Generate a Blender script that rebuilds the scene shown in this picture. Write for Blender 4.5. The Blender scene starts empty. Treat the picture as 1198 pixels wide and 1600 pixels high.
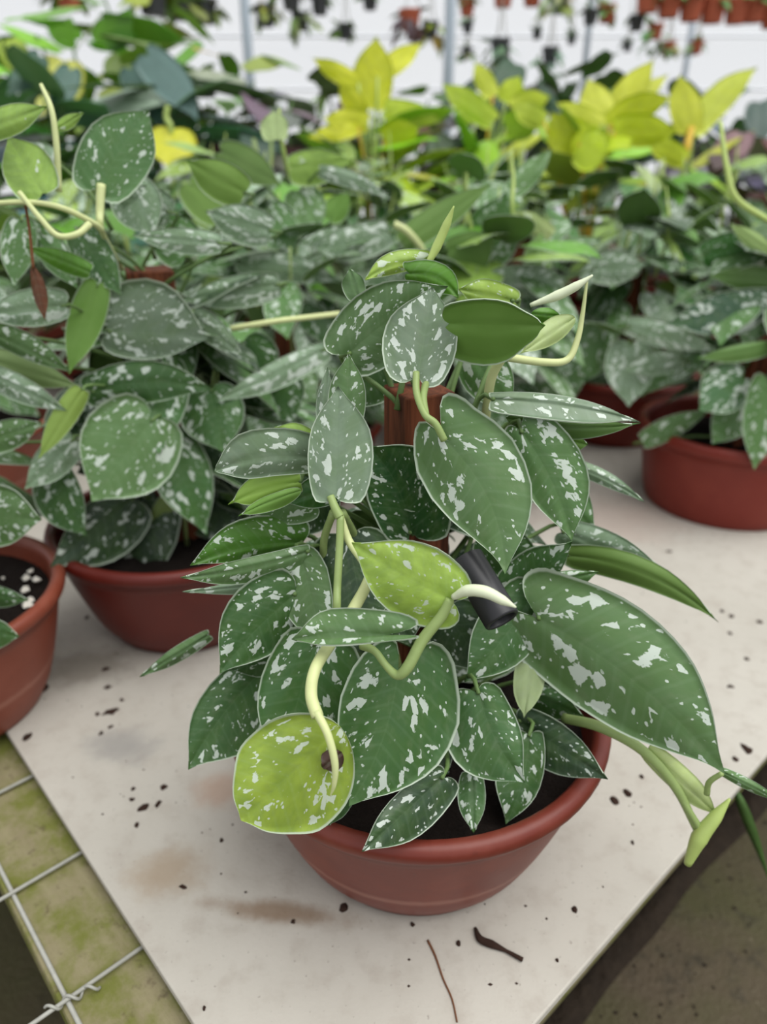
import bpy, math, random
import numpy as np
from mathutils import Vector, Matrix

# ---------------------------------------------------------------- camera, world, light, exposure
scene = bpy.context.scene
COL = scene.collection
FPX = 1155.0
PITCH = math.radians(26.0)
CAM_H = 0.455
FOCUS = 0.375
cam_data = bpy.data.cameras.new('camera')
cam_data.sensor_fit = 'VERTICAL'
cam_data.sensor_height = 36.0
cam_data.lens = FPX / 1600.0 * 36.0
cam_data.clip_start = 0.01
cam_data.clip_end = 100
cam_data.dof.use_dof = True
cam_data.dof.focus_distance = FOCUS
cam_data.dof.aperture_fstop = 5.4
camera = bpy.data.objects.new('camera', cam_data)
camera.location = (0, 0, CAM_H)
camera.rotation_euler = (math.pi / 2 - PITCH, 0, 0)
COL.objects.link(camera)
scene.camera = camera

world = bpy.data.worlds.new('overcast')
scene.world = world
world.use_nodes = True
bgn = world.node_tree.nodes['Background']
bgn.inputs[0].default_value = (0.965, 0.98, 1.0, 1)
bgn.inputs[1].default_value = 0.74
sun_data = bpy.data.lights.new('sun', 'SUN')
sun_data.energy = 2.5
sun_data.angle = math.radians(60)
sun_data.color = (1.0, 0.985, 0.95)
sun = bpy.data.objects.new('sun', sun_data)
sun.rotation_euler = (math.radians(10), math.radians(22), 0)
COL.objects.link(sun)

scene.view_settings.view_transform = 'Standard'
scene.view_settings.look = 'None'
scene.view_settings.gamma = 1.0
scene.view_settings.use_curve_mapping = False
scene.view_settings.exposure = 0.26

rnd = random.Random(7)
Fv = np.array([0, math.cos(PITCH), -math.sin(PITCH)])
Uv = np.array([0, math.sin(PITCH), math.cos(PITCH)])
Rv = np.array([1.0, 0, 0])
CAMP = np.array([0, 0, CAM_H])


def ray(px, py):
    return Fv + Rv * (px - 599.0) / FPX + Uv * (800.0 - py) / FPX


def at(px, py, Y):                       # the point where a sight line meets the vertical plane y = Y
    d = ray(px, py)
    return CAMP + d * (Y / d[1])


def ground(px, py, z=0.0):
    d = ray(px, py)
    return CAMP + d * ((z - CAM_H) / d[2])


def srgb(r, g, b, a=1.0):
    f = lambda c: (c / 255 / 12.92) if c <= 10 else ((c / 255 + 0.055) / 1.055) ** 2.4
    return (f(r), f(g), f(b), a)


# ---------------------------------------------------------------- node helpers and materials
class NT:
    def __init__(self, name):
        self.m = bpy.data.materials.new(name)
        self.m.use_nodes = True
        self.t = self.m.node_tree
        self.t.nodes.clear()
        self.out = self.n('ShaderNodeOutputMaterial')

    def n(self, kind, **kw):
        nd = self.t.nodes.new(kind)
        for k, v in kw.items():
            setattr(nd, k, v)
        return nd

    def put(self, sock, v):
        if isinstance(v, bpy.types.NodeSocket):
            self.t.links.new(v, sock)
        elif v is not None:
            sock.default_value = v

    def math(self, op, a, b=None, c=None, clamp=False):
        nd = self.n('ShaderNodeMath', operation=op, use_clamp=clamp)
        for i, v in enumerate((a, b, c)):
            self.put(nd.inputs[i], v)
        return nd.outputs[0]

    def step(self, v, lo, hi):
        nd = self.n('ShaderNodeMapRange', interpolation_type='SMOOTHSTEP')
        self.put(nd.inputs[0], v)
        nd.inputs[1].default_value = lo
        nd.inputs[2].default_value = hi
        return nd.outputs[0]

    def mix(self, f, a, b, blend='MIX'):
        nd = self.n('ShaderNodeMix', data_type='RGBA', blend_type=blend)
        self.put(nd.inputs[0], f)
        self.put(nd.inputs[6], a)
        self.put(nd.inputs[7], b)
        return nd.outputs[2]

    def noise(self, vec, scale, detail=3, rough=0.55, w=None, dist=0.0):
        nd = self.n('ShaderNodeTexNoise', noise_dimensions='4D' if w is not None else '3D')
        self.put(nd.inputs['Vector'], vec)
        nd.inputs['Scale'].default_value = scale
        nd.inputs['Detail'].default_value = detail
        nd.inputs['Roughness'].default_value = rough
        nd.inputs['Distortion'].default_value = dist
        if w is not None:
            self.put(nd.inputs['W'], w)
        return nd.outputs

    def bsdf(self, color, rough=0.5, spec=0.5, normal=None, **kw):
        b = self.n('ShaderNodeBsdfPrincipled')
        self.put(b.inputs['Base Color'], color)
        self.put(b.inputs['Roughness'], rough)
        self.put(b.inputs['Specular IOR Level'], spec)
        for k, v in kw.items():
            self.put(b.inputs[k], v)
        if normal is not None:
            self.put(b.inputs['Normal'], normal)
        return b.outputs[0]

    def bump(self, h, strength=0.3, dist=0.001):
        nd = self.n('ShaderNodeBump')
        nd.inputs['Strength'].default_value = strength
        nd.inputs['Distance'].default_value = dist
        self.put(nd.inputs['Height'], h)
        return nd.outputs[0]

    def finish(self, s):
        self.t.links.new(s, self.out.inputs[0])
        return self.m


def leaf_material(name, under=False, splash=True, rim=True, trans=0.16, rough=0.42):
    k = NT(name)
    info = k.n('ShaderNodeObjectInfo')
    uv = k.n('ShaderNodeUVMap', uv_map='size').outputs[0]
    nv = k.n('ShaderNodeUVMap', uv_map='norm').outputs[0]
    sx = k.n('ShaderNodeSeparateXYZ'); k.put(sx.inputs[0], uv)
    sn = k.n('ShaderNodeSeparateXYZ'); k.put(sn.inputs[0], nv)
    u, v = sx.outputs[0], sx.outputs[1]
    av = k.math('ABSOLUTE', v)
    vn = k.math('ABSOLUTE', sn.outputs[1])
    rn = k.math('MULTIPLY', info.outputs['Random'], 37.0)
    # coordinate that runs with the side veins
    p = k.math('SUBTRACT', u, k.math('MULTIPLY', av, 0.55))
    cv = k.n('ShaderNodeCombineXYZ')
    k.put(cv.inputs[0], k.math('MULTIPLY', p, 0.8)); k.put(cv.inputs[1], v); k.put(cv.inputs[2], rn)
    base_vec = cv.outputs[0]
    col = info.outputs['Color']
    nz = k.noise(base_vec, 0.8, 4, w=rn)
    if under:
        base = k.mix(0.28, col, srgb(134, 166, 88))
        base = k.mix(k.math('MULTIPLY', nz[0], 0.3), base, srgb(160, 184, 116))
    else:
        mott = k.noise(base_vec, 2.5, 5, w=rn)
        hsv = k.n('ShaderNodeHueSaturation')
        k.put(hsv.inputs['Value'], k.math('ADD', 0.72, k.math('MULTIPLY', nz[0], 0.56)))
        k.put(hsv.inputs['Saturation'], k.math('ADD', 0.85, k.math('MULTIPLY', mott[0], 0.3)))
        k.put(hsv.inputs['Color'], col)
        base = hsv.outputs[0]
        # fine paler tissue along the midrib
        base = k.mix(k.math('MULTIPLY', k.step(av, 0.07, 0.0), 0.07), base, srgb(150, 175, 130))
        if splash:
            base = k.mix(k.math('MULTIPLY', k.step(mott[0], 0.45, 0.72), 0.22), base, srgb(132, 138, 118))
            base = k.mix(k.math('MULTIPLY', k.step(nz[0], 0.6, 0.38), 0.25), base, srgb(84, 122, 50))
        # side veins, faint
        wv = k.math('SINE', k.math('MULTIPLY', p, 9.0))
        base = k.mix(k.math('MULTIPLY', k.step(wv, 0.55, 1.0), 0.04), base, srgb(175, 200, 170))
    if splash and not under:
        warp = k.noise(base_vec, 3.2, 2, w=rn)
        wa = k.n('ShaderNodeVectorMath', operation='MULTIPLY_ADD')
        k.put(wa.inputs[0], warp[1]); wa.inputs[1].default_value = (0.35, 0.3, 0); k.put(wa.inputs[2], base_vec)
        vor = k.n('ShaderNodeTexVoronoi', feature='F1', voronoi_dimensions='3D')
        k.put(vor.inputs['Vector'], wa.outputs[0]); vor.inputs['Scale'].default_value = 2.7
        sc = k.n('ShaderNodeSeparateColor'); k.put(sc.inputs[0], vor.outputs['Color'])
        big = k.noise(base_vec, 1.15, 1, w=rn)
        edge = k.noise(base_vec, 9.0, 2, w=rn)
        val = k.math('ADD', k.math('MULTIPLY', sc.outputs[0], 0.42), k.math('MULTIPLY', big[0], 0.95))
        val = k.math('ADD', val, k.math('MULTIPLY', k.math('SUBTRACT', edge[0], 0.5), 0.16))
        band = k.math('MULTIPLY', k.step(vn, 0.06, 0.26), k.step(vn, 1.0, 0.82))
        val = k.math('ADD', val, k.math('MULTIPLY', k.math('SUBTRACT', band, 1.0), 0.5))
        thr = k.math('SUBTRACT', 0.98, k.math('MULTIPLY', info.outputs['Alpha'], 0.25))
        sp = k.step(k.math('SUBTRACT', val, thr), 0.0, 0.025)
        # small freckles
        v2 = k.n('ShaderNodeTexVoronoi', feature='F1', voronoi_dimensions='3D')
        k.put(v2.inputs['Vector'], wa.outputs[0]); v2.inputs['Scale'].default_value = 5.2
        s2 = k.n('ShaderNodeSeparateColor'); k.put(s2.inputs[0], v2.outputs['Color'])
        fr = k.math('MULTIPLY', k.step(v2.outputs['Distance'], 0.34, 0.28), k.math('GREATER_THAN', s2.outputs[1], 0.84))
        fr = k.math('MULTIPLY', fr, k.math('MULTIPLY', k.step(vn, 0.1, 0.3), k.step(vn, 0.98, 0.9)))
        sp = k.math('MAXIMUM', sp, k.math('MULTIPLY', fr, k.step(info.outputs['Alpha'], 0.0, 0.25)))
        sp = k.math('MULTIPLY', sp, 0.92)
        tone = k.mix(0.16, srgb(220, 230, 220), col)
        base = k.mix(sp, base, tone)
    if rim:
        base = k.mix(k.math('MULTIPLY', k.step(vn, 0.945, 0.98), 0.85), base, srgb(200, 214, 194))
    vein = k.math('ADD', k.math('MULTIPLY', k.math('SINE', k.math('MULTIPLY', p, 7.0)), 0.25), k.math('MULTIPLY', k.step(av, 0.0, 0.2), 0.5))
    vein = k.math('ADD', vein, k.math('MULTIPLY', nz[0], 1.2))
    nrm = k.bump(vein, 0.10 if under else 0.16, 0.0010)
    s = k.bsdf(base, rough, 0.42, nrm)
    tr = k.n('ShaderNodeBsdfTranslucent')
    k.put(tr.inputs[0], k.mix(0.35, base, srgb(150, 200, 50)))
    mx = k.n('ShaderNodeMixShader'); mx.inputs[0].default_value = trans
    k.t.links.new(s, mx.inputs[1]); k.t.links.new(tr.outputs[0], mx.inputs[2])
    return k.finish(mx.outputs[0])


def plain(name, color, rough=0.5, spec=0.4, var=0.15, scale=30.0, bump=0.0, bscale=200.0, bdist=0.0005):
    k = NT(name)
    tc = k.n('ShaderNodeTexCoord').outputs['Object']
    nz = k.noise(tc, scale, 4)
    hsv = k.n('ShaderNodeHueSaturation')
    k.put(hsv.inputs['Value'], k.math('ADD', 1.0 - var, k.math('MULTIPLY', nz[0], 2 * var)))
    hsv.inputs['Color'].default_value = color
    nrm = None
    if bump:
        nrm = k.bump(k.noise(tc, bscale, 4)[0], bump, bdist)
    return k.finish(k.bsdf(hsv.outputs[0], rough, spec, nrm))


def pot_material(name, color, dust, lime=0.22):
    k = NT(name)
    tc = k.n('ShaderNodeTexCoord').outputs['Object']
    sp = k.n('ShaderNodeSeparateXYZ'); k.put(sp.inputs[0], tc)
    nz = k.noise(tc, 22, 5, 0.6)
    fine = k.noise(tc, 130, 3)
    c = k.mix(k.step(nz[0], 0.42, 0.75), color, dust)
    c = k.mix(k.math('MULTIPLY', k.step(fine[0], 0.62, 0.75), 0.22), c, srgb(70, 34, 26))
    # pale lime ring where water stood
    ring = k.math('MULTIPLY', k.step(k.math('ABSOLUTE', k.math('SUBTRACT', sp.outputs[2], k.math('ADD', 0.036, k.math('MULTIPLY', nz[0], 0.008)))), 0.006, 0.0), lime)
    c = k.mix(ring, c, srgb(196, 150, 132))
    return k.finish(k.bsdf(c, k.math('ADD', 0.34, k.math('MULTIPLY', nz[0], 0.2)), 0.4, k.bump(fine[0], 0.12, 0.0006)))


def wood_material(name, a, b, scale=1.0, axis=2):
    k = NT(name)
    tc = k.n('ShaderNodeTexCoord').outputs['Object']
    mp = k.n('ShaderNodeMapping')
    k.put(mp.inputs[0], tc)
    s = [60 * scale] * 3; s[axis] = 5 * scale
    mp.inputs['Scale'].default_value = s
    nz = k.noise(mp.outputs[0], 2.2, 6, 0.65, dist=0.6)
    c = k.mix(k.step(nz[0], 0.32, 0.68), a, b)
    return k.finish(k.bsdf(c, 0.8, 0.2, k.bump(nz[0], 0.6, 0.002)))


M = {}
M['top'] = leaf_material('satin_leaf_top')
M['under'] = leaf_material('satin_leaf_underside', under=True, splash=False, trans=0.26, rough=0.5)
M['ptop'] = leaf_material('plain_leaf_top', splash=False, rim=False, trans=0.25)
M['punder'] = leaf_material('plain_leaf_underside', under=True, splash=False, rim=False, trans=0.25)
M['stem'] = plain('green_stem', srgb(140, 160, 98), 0.45, 0.4, 0.15, 120)
M['petiole'] = plain('dark_petiole', srgb(96, 122, 70), 0.5, 0.3, 0.15, 120)
M['stem_pale'] = plain('pale_stem', srgb(196, 204, 146), 0.45, 0.4, 0.12, 120)
M['stem_white'] = plain('whitish_new_leaf', srgb(214, 222, 190), 0.45, 0.4, 0.08, 150)
M['stem_lime'] = plain('lime_shoot', srgb(176, 196, 112), 0.45, 0.4, 0.1, 120)
M['stem_orange'] = plain('orange_stalk', srgb(214, 176, 62), 0.5, 0.4, 0.12, 40)
M['pot'] = pot_material('terracotta_plastic', srgb(104, 41, 30), srgb(120, 58, 45))
M['pot_deep'] = pot_material('deep_red_plastic', srgb(90, 26, 18), srgb(98, 34, 25), 0.0)
M['pot_red'] = pot_material('red_brown_plastic', srgb(114, 35, 23), srgb(122, 44, 31), 0.0)
M['pot_orange'] = pot_material('orange_brown_plastic', srgb(122, 58, 40), srgb(132, 70, 53))
M['soil'] = plain('wet_soil', srgb(26, 20, 17), 0.95, 0.15, 0.5, 160, 1.0, 260, 0.004)
M['dark_ground'] = plain('dark_ground_brown', srgb(44, 36, 28), 0.9, 0.2, 0.6, 60, 1.0, 160, 0.006)  # dark brown of the floor band and the grit
M['crumb'] = plain('soil_crumb_brown', srgb(52, 38, 32), 0.95, 0.1, 0.35, 300)
M['perlite'] = plain('perlite', srgb(216, 212, 202), 0.9, 0.2, 0.1, 300)
M['stake'] = wood_material('reddish_wood', srgb(56, 31, 21), srgb(124, 70, 46), 0.55)
M['black'] = plain('black_plastic', srgb(34, 34, 38), 0.42, 0.5, 0.2, 60)
M['wire'] = plain('galvanised_wire', srgb(156, 156, 148), 0.5, 0.5, 0.25, 160)
M['pole'] = plain('grey_steel', srgb(176, 188, 200), 0.5, 0.5, 0.06, 12)
M['rail'] = plain('white_rail', srgb(228, 232, 238), 0.5, 0.4, 0.03, 12)
M['dead'] = plain('dry_leaf', srgb(104, 66, 42), 0.8, 0.2, 0.3, 120)
M['grass'] = plain('grass_blade_green', srgb(74, 104, 52), 0.5, 0.3, 0.2, 80)
M['darkpot'] = plain('charcoal_plastic', srgb(58, 60, 62), 0.5, 0.4, 0.15, 30)
M['farpot'] = plain('far_terracotta', srgb(176, 92, 66), 0.7, 0.3, 0.15, 20)


def film_material():
    k = NT('white_greenhouse_film')
    tc = k.n('ShaderNodeTexCoord').outputs['Object']
    nz = k.noise(tc, 0.9, 3)
    c = k.mix(nz[0], srgb(240, 244, 250), srgb(252, 252, 253))
    d = k.n('ShaderNodeBsdfDiffuse'); k.put(d.inputs[0], c)
    t = k.n('ShaderNodeBsdfTranslucent'); k.put(t.inputs[0], c)
    mx = k.n('ShaderNodeMixShader'); mx.inputs[0].default_value = 0.55
    k.t.links.new(d.outputs[0], mx.inputs[1]); k.t.links.new(t.outputs[0], mx.inputs[2])
    tp = k.n('ShaderNodeBsdfTransparent')
    m2 = k.n('ShaderNodeMixShader'); m2.inputs[0].default_value = 0.7
    k.t.links.new(mx.outputs[0], m2.inputs[1]); k.t.links.new(tp.outputs[0], m2.inputs[2])
    return k.finish(m2.outputs[0])


def board_material():
    k = NT('fibre_cement_board')
    tc = k.n('ShaderNodeTexCoord').outputs['Object']
    n1 = k.noise(tc, 7, 5, 0.6)
    n2 = k.noise(tc, 55, 4, 0.6)
    n3 = k.noise(tc, 330, 2)
    c = k.mix(n1[0], srgb(192, 188, 179), srgb(164, 159, 149))
    c = k.mix(k.math('MULTIPLY', k.step(n2[0], 0.46, 0.72), 0.45), c, srgb(160, 152, 142))
    c = k.mix(k.math('MULTIPLY', k.step(n3[0], 0.66, 0.76), 0.5), c, srgb(120, 112, 104))

    def stain_and_shade(px, py, rx, ry, ang, color, amt, c, thr=(1.45, 0.25)):
        g = ground(px, py)
        mp = k.n('ShaderNodeMapping', vector_type='TEXTURE')
        k.put(mp.inputs[0], tc)
        mp.inputs['Location'].default_value = (g[0], g[1], 0)
        mp.inputs['Rotation'].default_value = (0, 0, ang)
        mp.inputs['Scale'].default_value = (rx, ry, 1)
        ln = k.n('ShaderNodeVectorMath', operation='LENGTH'); k.put(ln.inputs[0], mp.outputs[0])
        d = k.math('ADD', ln.outputs['Value'], k.math('MULTIPLY', k.math('SUBTRACT', k.noise(tc, 38, 5, 0.65)[0], 0.5), 1.5))
        return k.mix(k.math('MULTIPLY', k.step(d, *thr), amt), c, color)
    c = stain_and_shade(262, 1362, 0.026, 0.022, 0, srgb(150, 132, 110), 0.7, c)
    c = stain_and_shade(440, 1425, 0.05, 0.008, -0.12, srgb(122, 98, 74), 0.75, c)
    c = stain_and_shade(190, 1165, 0.03, 0.022, 0, srgb(128, 126, 124), 0.6, c)
    c = stain_and_shade(345, 1235, 0.02, 0.02, 0, srgb(168, 138, 118), 0.6, c)
    c = stain_and_shade(140, 1040, 0.05, 0.03, 0.3, srgb(120, 114, 104), 0.8, c)  # dirt between the left pots, with the shade there painted in
    c = stain_and_shade(960, 810, 0.1, 0.08, 0.3, srgb(176, 156, 146), 0.5, c)
    return k.finish(k.bsdf(c, 0.85, 0.2, k.bump(k.math('ADD', n3[0], n2[0]), 0.25, 0.0008)))


def moss_wood():
    k = NT('mossy_plank')
    tc = k.n('ShaderNodeTexCoord').outputs['Object']
    mp = k.n('ShaderNodeMapping'); k.put(mp.inputs[0], tc); mp.inputs['Scale'].default_value = (8, 60, 60)
    grain = k.noise(mp.outputs[0], 2.0, 5, 0.6)
    n1 = k.noise(tc, 28, 5, 0.65)
    n2 = k.noise(tc, 90, 4, 0.6)
    c = k.mix(grain[0], srgb(118, 108, 84), srgb(146, 140, 108))
    c = k.mix(k.step(n1[0], 0.38, 0.66), c, srgb(104, 108, 52))
    c = k.mix(k.math('MULTIPLY', k.step(n2[0], 0.56, 0.74), 0.6), c, srgb(76, 62, 52))
    return k.finish(k.bsdf(c, 0.9, 0.15, k.bump(k.math('ADD', n2[0], grain[0]), 0.6, 0.002)))


def floor_material():
    k = NT('mossy_wet_concrete')
    tc = k.n('ShaderNodeTexCoord').outputs['Object']
    n1 = k.noise(tc, 6, 5, 0.62)
    n2 = k.noise(tc, 34, 5, 0.65)
    n3 = k.noise(tc, 150, 3, 0.6)
    c = k.mix(k.step(n1[0], 0.35, 0.7), srgb(78, 68, 53), srgb(70, 68, 42))
    c = k.mix(k.math('MULTIPLY', k.step(n2[0], 0.5, 0.72), 0.7), c, srgb(48, 44, 34))
    c = k.mix(k.math('MULTIPLY', k.step(n3[0], 0.62, 0.78), 0.6), c, srgb(128, 120, 100))
    return k.finish(k.bsdf(c, 0.75, 0.3, k.bump(k.math('ADD', n2[0], n3[0]), 0.6, 0.004)))


M['film'] = film_material()
M['board'] = board_material()
M['plank'] = moss_wood()
M['floor'] = floor_material()


# ---------------------------------------------------------------- mesh helpers
def link(o, parent=None):
    COL.objects.link(o)
    if parent is not None:
        o.parent = parent
    return o


def tag(o, label=None, cat=None, group=None, kind=None):
    for key, v in (('label', label), ('category', cat), ('group', group), ('kind', kind)):
        if v:
            o[key] = v
    return o


def mesh_obj(name, verts, faces, mat, parent=None, smooth=True, origin=None):
    me = bpy.data.meshes.new(name)
    me.from_pydata([tuple(v) for v in verts], [], faces)
    me.materials.append(mat)
    if smooth:
        me.polygons.foreach_set('use_smooth', [True] * len(me.polygons))
    me.update()
    o = bpy.data.objects.new(name, me)
    if origin is not None:
        o.location = origin
    return link(o, parent)


def empty(name, loc, label, cat, group=None):
    o = bpy.data.objects.new(name, None)
    o.location = loc
    o.empty_display_size = 0.02
    link(o)
    return tag(o, label, cat, group)


def catmull(pts, n):
    P = np.asarray(pts, float)
    if len(P) == 2:
        t = np.linspace(0, 1, n + 1)[:, None]
        return P[0] * (1 - t) + P[1] * t
    Q = np.vstack([2 * P[0] - P[1], P, 2 * P[-1] - P[-2]])
    segs = len(P) - 1
    out = []
    for i in range(n + 1):
        x = i / n * segs
        k = min(int(x), segs - 1)
        t = x - k
        a, b, c, d = Q[k:k + 4]
        out.append(0.5 * (2 * b + (c - a) * t + (2 * a - 5 * b + 4 * c - d) * t * t + (3 * b - a - 3 * c + d) * t ** 3))
    return np.array(out)


def tube_data(pts, rad, n=None, sides=8):
    P = np.asarray(pts, float)
    n = n or max(6, 5 * (len(P) - 1))
    C = catmull(P, n)
    R = np.interp(np.linspace(0, 1, n + 1), np.linspace(0, 1, len(rad)), rad)
    T = np.gradient(C, axis=0)
    T /= np.linalg.norm(T, axis=1)[:, None] + 1e-12
    ref = np.array([0, 0, 1.0]) if abs(T[0][2]) < 0.9 else np.array([1.0, 0, 0])
    verts = []
    nrm = np.cross(T[0], ref)
    for i in range(n + 1):
        nrm = nrm - T[i] * nrm.dot(T[i])
        nrm /= np.linalg.norm(nrm) + 1e-12
        b = np.cross(T[i], nrm)
        for k in range(sides):
            a = 2 * math.pi * k / sides
            verts.append(C[i] + R[i] * (math.cos(a) * nrm + math.sin(a) * b))
    faces = []
    for i in range(n):
        for k in range(sides):
            k2 = (k + 1) % sides
            faces.append((i * sides + k, i * sides + k2, (i + 1) * sides + k2, (i + 1) * sides + k))
    faces.append(tuple(range(sides))[::-1])
    faces.append(tuple(n * sides + k for k in range(sides)))
    return verts, faces


def tube(name, pts, rad, mat, parent=None, n=None, sides=8, origin=(0, 0, 0)):
    v, f = tube_data(pts, rad, n, sides)
    o = np.array(origin)
    return mesh_obj(name, [p - o for p in v], f, mat, parent)


def lathe_data(profile, seg=64, wob=0.0):
    verts, faces = [], []
    for r, z in profile:
        for k in range(seg):
            a = 2 * math.pi * k / seg
            verts.append((r * math.cos(a), r * math.sin(a), z))
    for i in range(len(profile) - 1):
        for k in range(seg):
            k2 = (k + 1) % seg
            faces.append((i * seg + k, i * seg + k2, (i + 1) * seg + k2, (i + 1) * seg + k))
    return verts, faces


def box_data(x0, x1, y0, y1, z0, z1, bev=0.0):
    v = [(x, y, z) for x in (x0, x1) for y in (y0, y1) for z in (z0, z1)]
    f = [(0, 1, 3, 2), (4, 6, 7, 5), (0, 4, 5, 1), (2, 3, 7, 6), (0, 2, 6, 4), (1, 5, 7, 3)]
    return v, f


def add_bevel(o, w, seg=2):
    m = o.modifiers.new('bevel', 'BEVEL'); m.width = w; m.segments = seg
    return o


# ---------------------------------------------------------------- leaves
def outline(lobe, pk, n, acum=0.19, blunt=0.0):
    r = 1 - pk
    if lobe > 0.001:
        pts = [(0, 0), (-lobe * 0.75, 0.16), (-lobe, 0.42), (-lobe * 0.45, 0.74), (pk * 0.45, 0.95), (pk, 1.0)]
    else:
        pts = [(0, 0), (0.01, 0.2), (pk * 0.15, 0.48), (pk * 0.4, 0.76), (pk * 0.7, 0.94), (pk, 1.0)]
    pts += [(pk + r * 0.34, 0.87 + blunt * 0.6), (pk + r * 0.62, 0.55 + blunt), (pk + r * 0.84, acum + blunt * 0.8), (pk + r * 0.945, 0.055 + blunt * 0.5), (1.0, 0.0)]
    C = catmull(pts, 200)
    d = np.r_[0, np.cumsum(np.linalg.norm(np.diff(C, axis=0), axis=1))]
    s = np.linspace(0, d[-1], n + 1)
    O = np.stack([np.interp(s, d, C[:, 0]), np.interp(s, d, C[:, 1])], 1)
    O[0] = (0, 0); O[-1] = (1, 0)
    Mx = np.linspace(0, 1, n + 1) ** 1.15
    return O, Mx


def leaf_mesh(name, fn, L_cm, Wa_cm, Wb_cm, lobe, pk, n=18, m=5, acum=0.19, blunt=0.0, th=0.0007, flip=False, mats=None):
    """fn(along, lateral in -1..1 across each half) -> 3D point; a leaf with a top, an underside and a rim"""
    O, Mx = outline(lobe, pk, n, acum, blunt)
    idx, P, S, N = {}, [], [], []
    for i in range(n + 1):
        for j in range(-m, m + 1):
            if i in (0, n) and j != -m:
                idx[i, j] = idx[i, -m]
                continue
            s = j / m
            a = Mx[i] + (O[i, 0] - Mx[i]) * abs(s) ** 1.1
            b = O[i, 1] * s
            if i in (0, n):
                a, b = O[i, 0], 0.0
            idx[i, j] = len(P)
            P.append(fn(a, b))
            S.append((a * L_cm, b * (Wa_cm if b > 0 else Wb_cm)))
            N.append((a, 0.0 if i in (0, n) else s))
    P = np.array(P)
    faces = []
    for i in range(n):
        for j in range(-m, m):
            q = [idx[i, j], idx[i + 1, j], idx[i + 1, j + 1], idx[i, j + 1]]
            q = [x for k, x in enumerate(q) if x != q[k - 1]]
            if len(q) >= 3:
                faces.append(q)
    if flip:
        faces = [f[::-1] for f in faces]
    VN = np.zeros_like(P)
    for f in faces:
        nn = np.cross(P[f[1]] - P[f[0]], P[f[2]] - P[f[0]])
        for x in f:
            VN[x] += nn
    VN /= np.linalg.norm(VN, axis=1)[:, None] + 1e-15
    nv = len(P)
    verts = np.vstack([P, P - VN * th])
    allf = list(faces) + [[x + nv for x in f[::-1]] for f in faces]
    mi = [0] * len(faces) + [1] * len(faces)
    loop = [idx[i, m] for i in range(n + 1)] + [idx[i, -m] for i in range(n - 1, 0, -1)]
    for k in range(len(loop)):
        a, b = loop[k], loop[(k + 1) % len(loop)]
        allf.append([a, b, b + nv, a + nv] if flip else [b, a, a + nv, b + nv])
        mi.append(0)
    me = bpy.data.meshes.new(name)
    me.from_pydata([tuple(v) for v in verts], [], allf)
    for mm in mats:
        me.materials.append(mm)
    me.polygons.foreach_set('material_index', mi)
    me.polygons.foreach_set('use_smooth', [True] * len(allf))
    SS, NN = np.array(S + S), np.array(N + N)
    li = np.zeros(len(me.loops), int)
    me.loops.foreach_get('vertex_index', li)
    me.uv_layers.new(name='size').data.foreach_set('uv', SS[li].ravel())
    me.uv_layers.new(name='norm').data.foreach_set('uv', NN[li].ravel())
    me.update()
    return me


TONE = {   # colour and, as alpha, how thickly the silver splashes lie
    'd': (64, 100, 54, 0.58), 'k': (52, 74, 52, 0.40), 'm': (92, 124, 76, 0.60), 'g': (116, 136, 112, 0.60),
    's': (134, 158, 130, 0.74), 'b': (92, 146, 40, 0.0), 'B': (78, 126, 44, 0.5), 'y': (162, 192, 84, 0.60),
    'Y': (152, 176, 66, 0.62), 'p': (186, 206, 146, 0.0), 'n': (58, 112, 44, 0.3), 'l': (150, 184, 86, 0.0),
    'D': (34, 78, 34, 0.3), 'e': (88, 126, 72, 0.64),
}


def tone(key, j=0.0):
    r, g, b, a = TONE[key]
    f = 1 + rnd.uniform(-j, j)
    return srgb(min(255, r * f), min(255, g * f), min(255, b * f), a)


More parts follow.
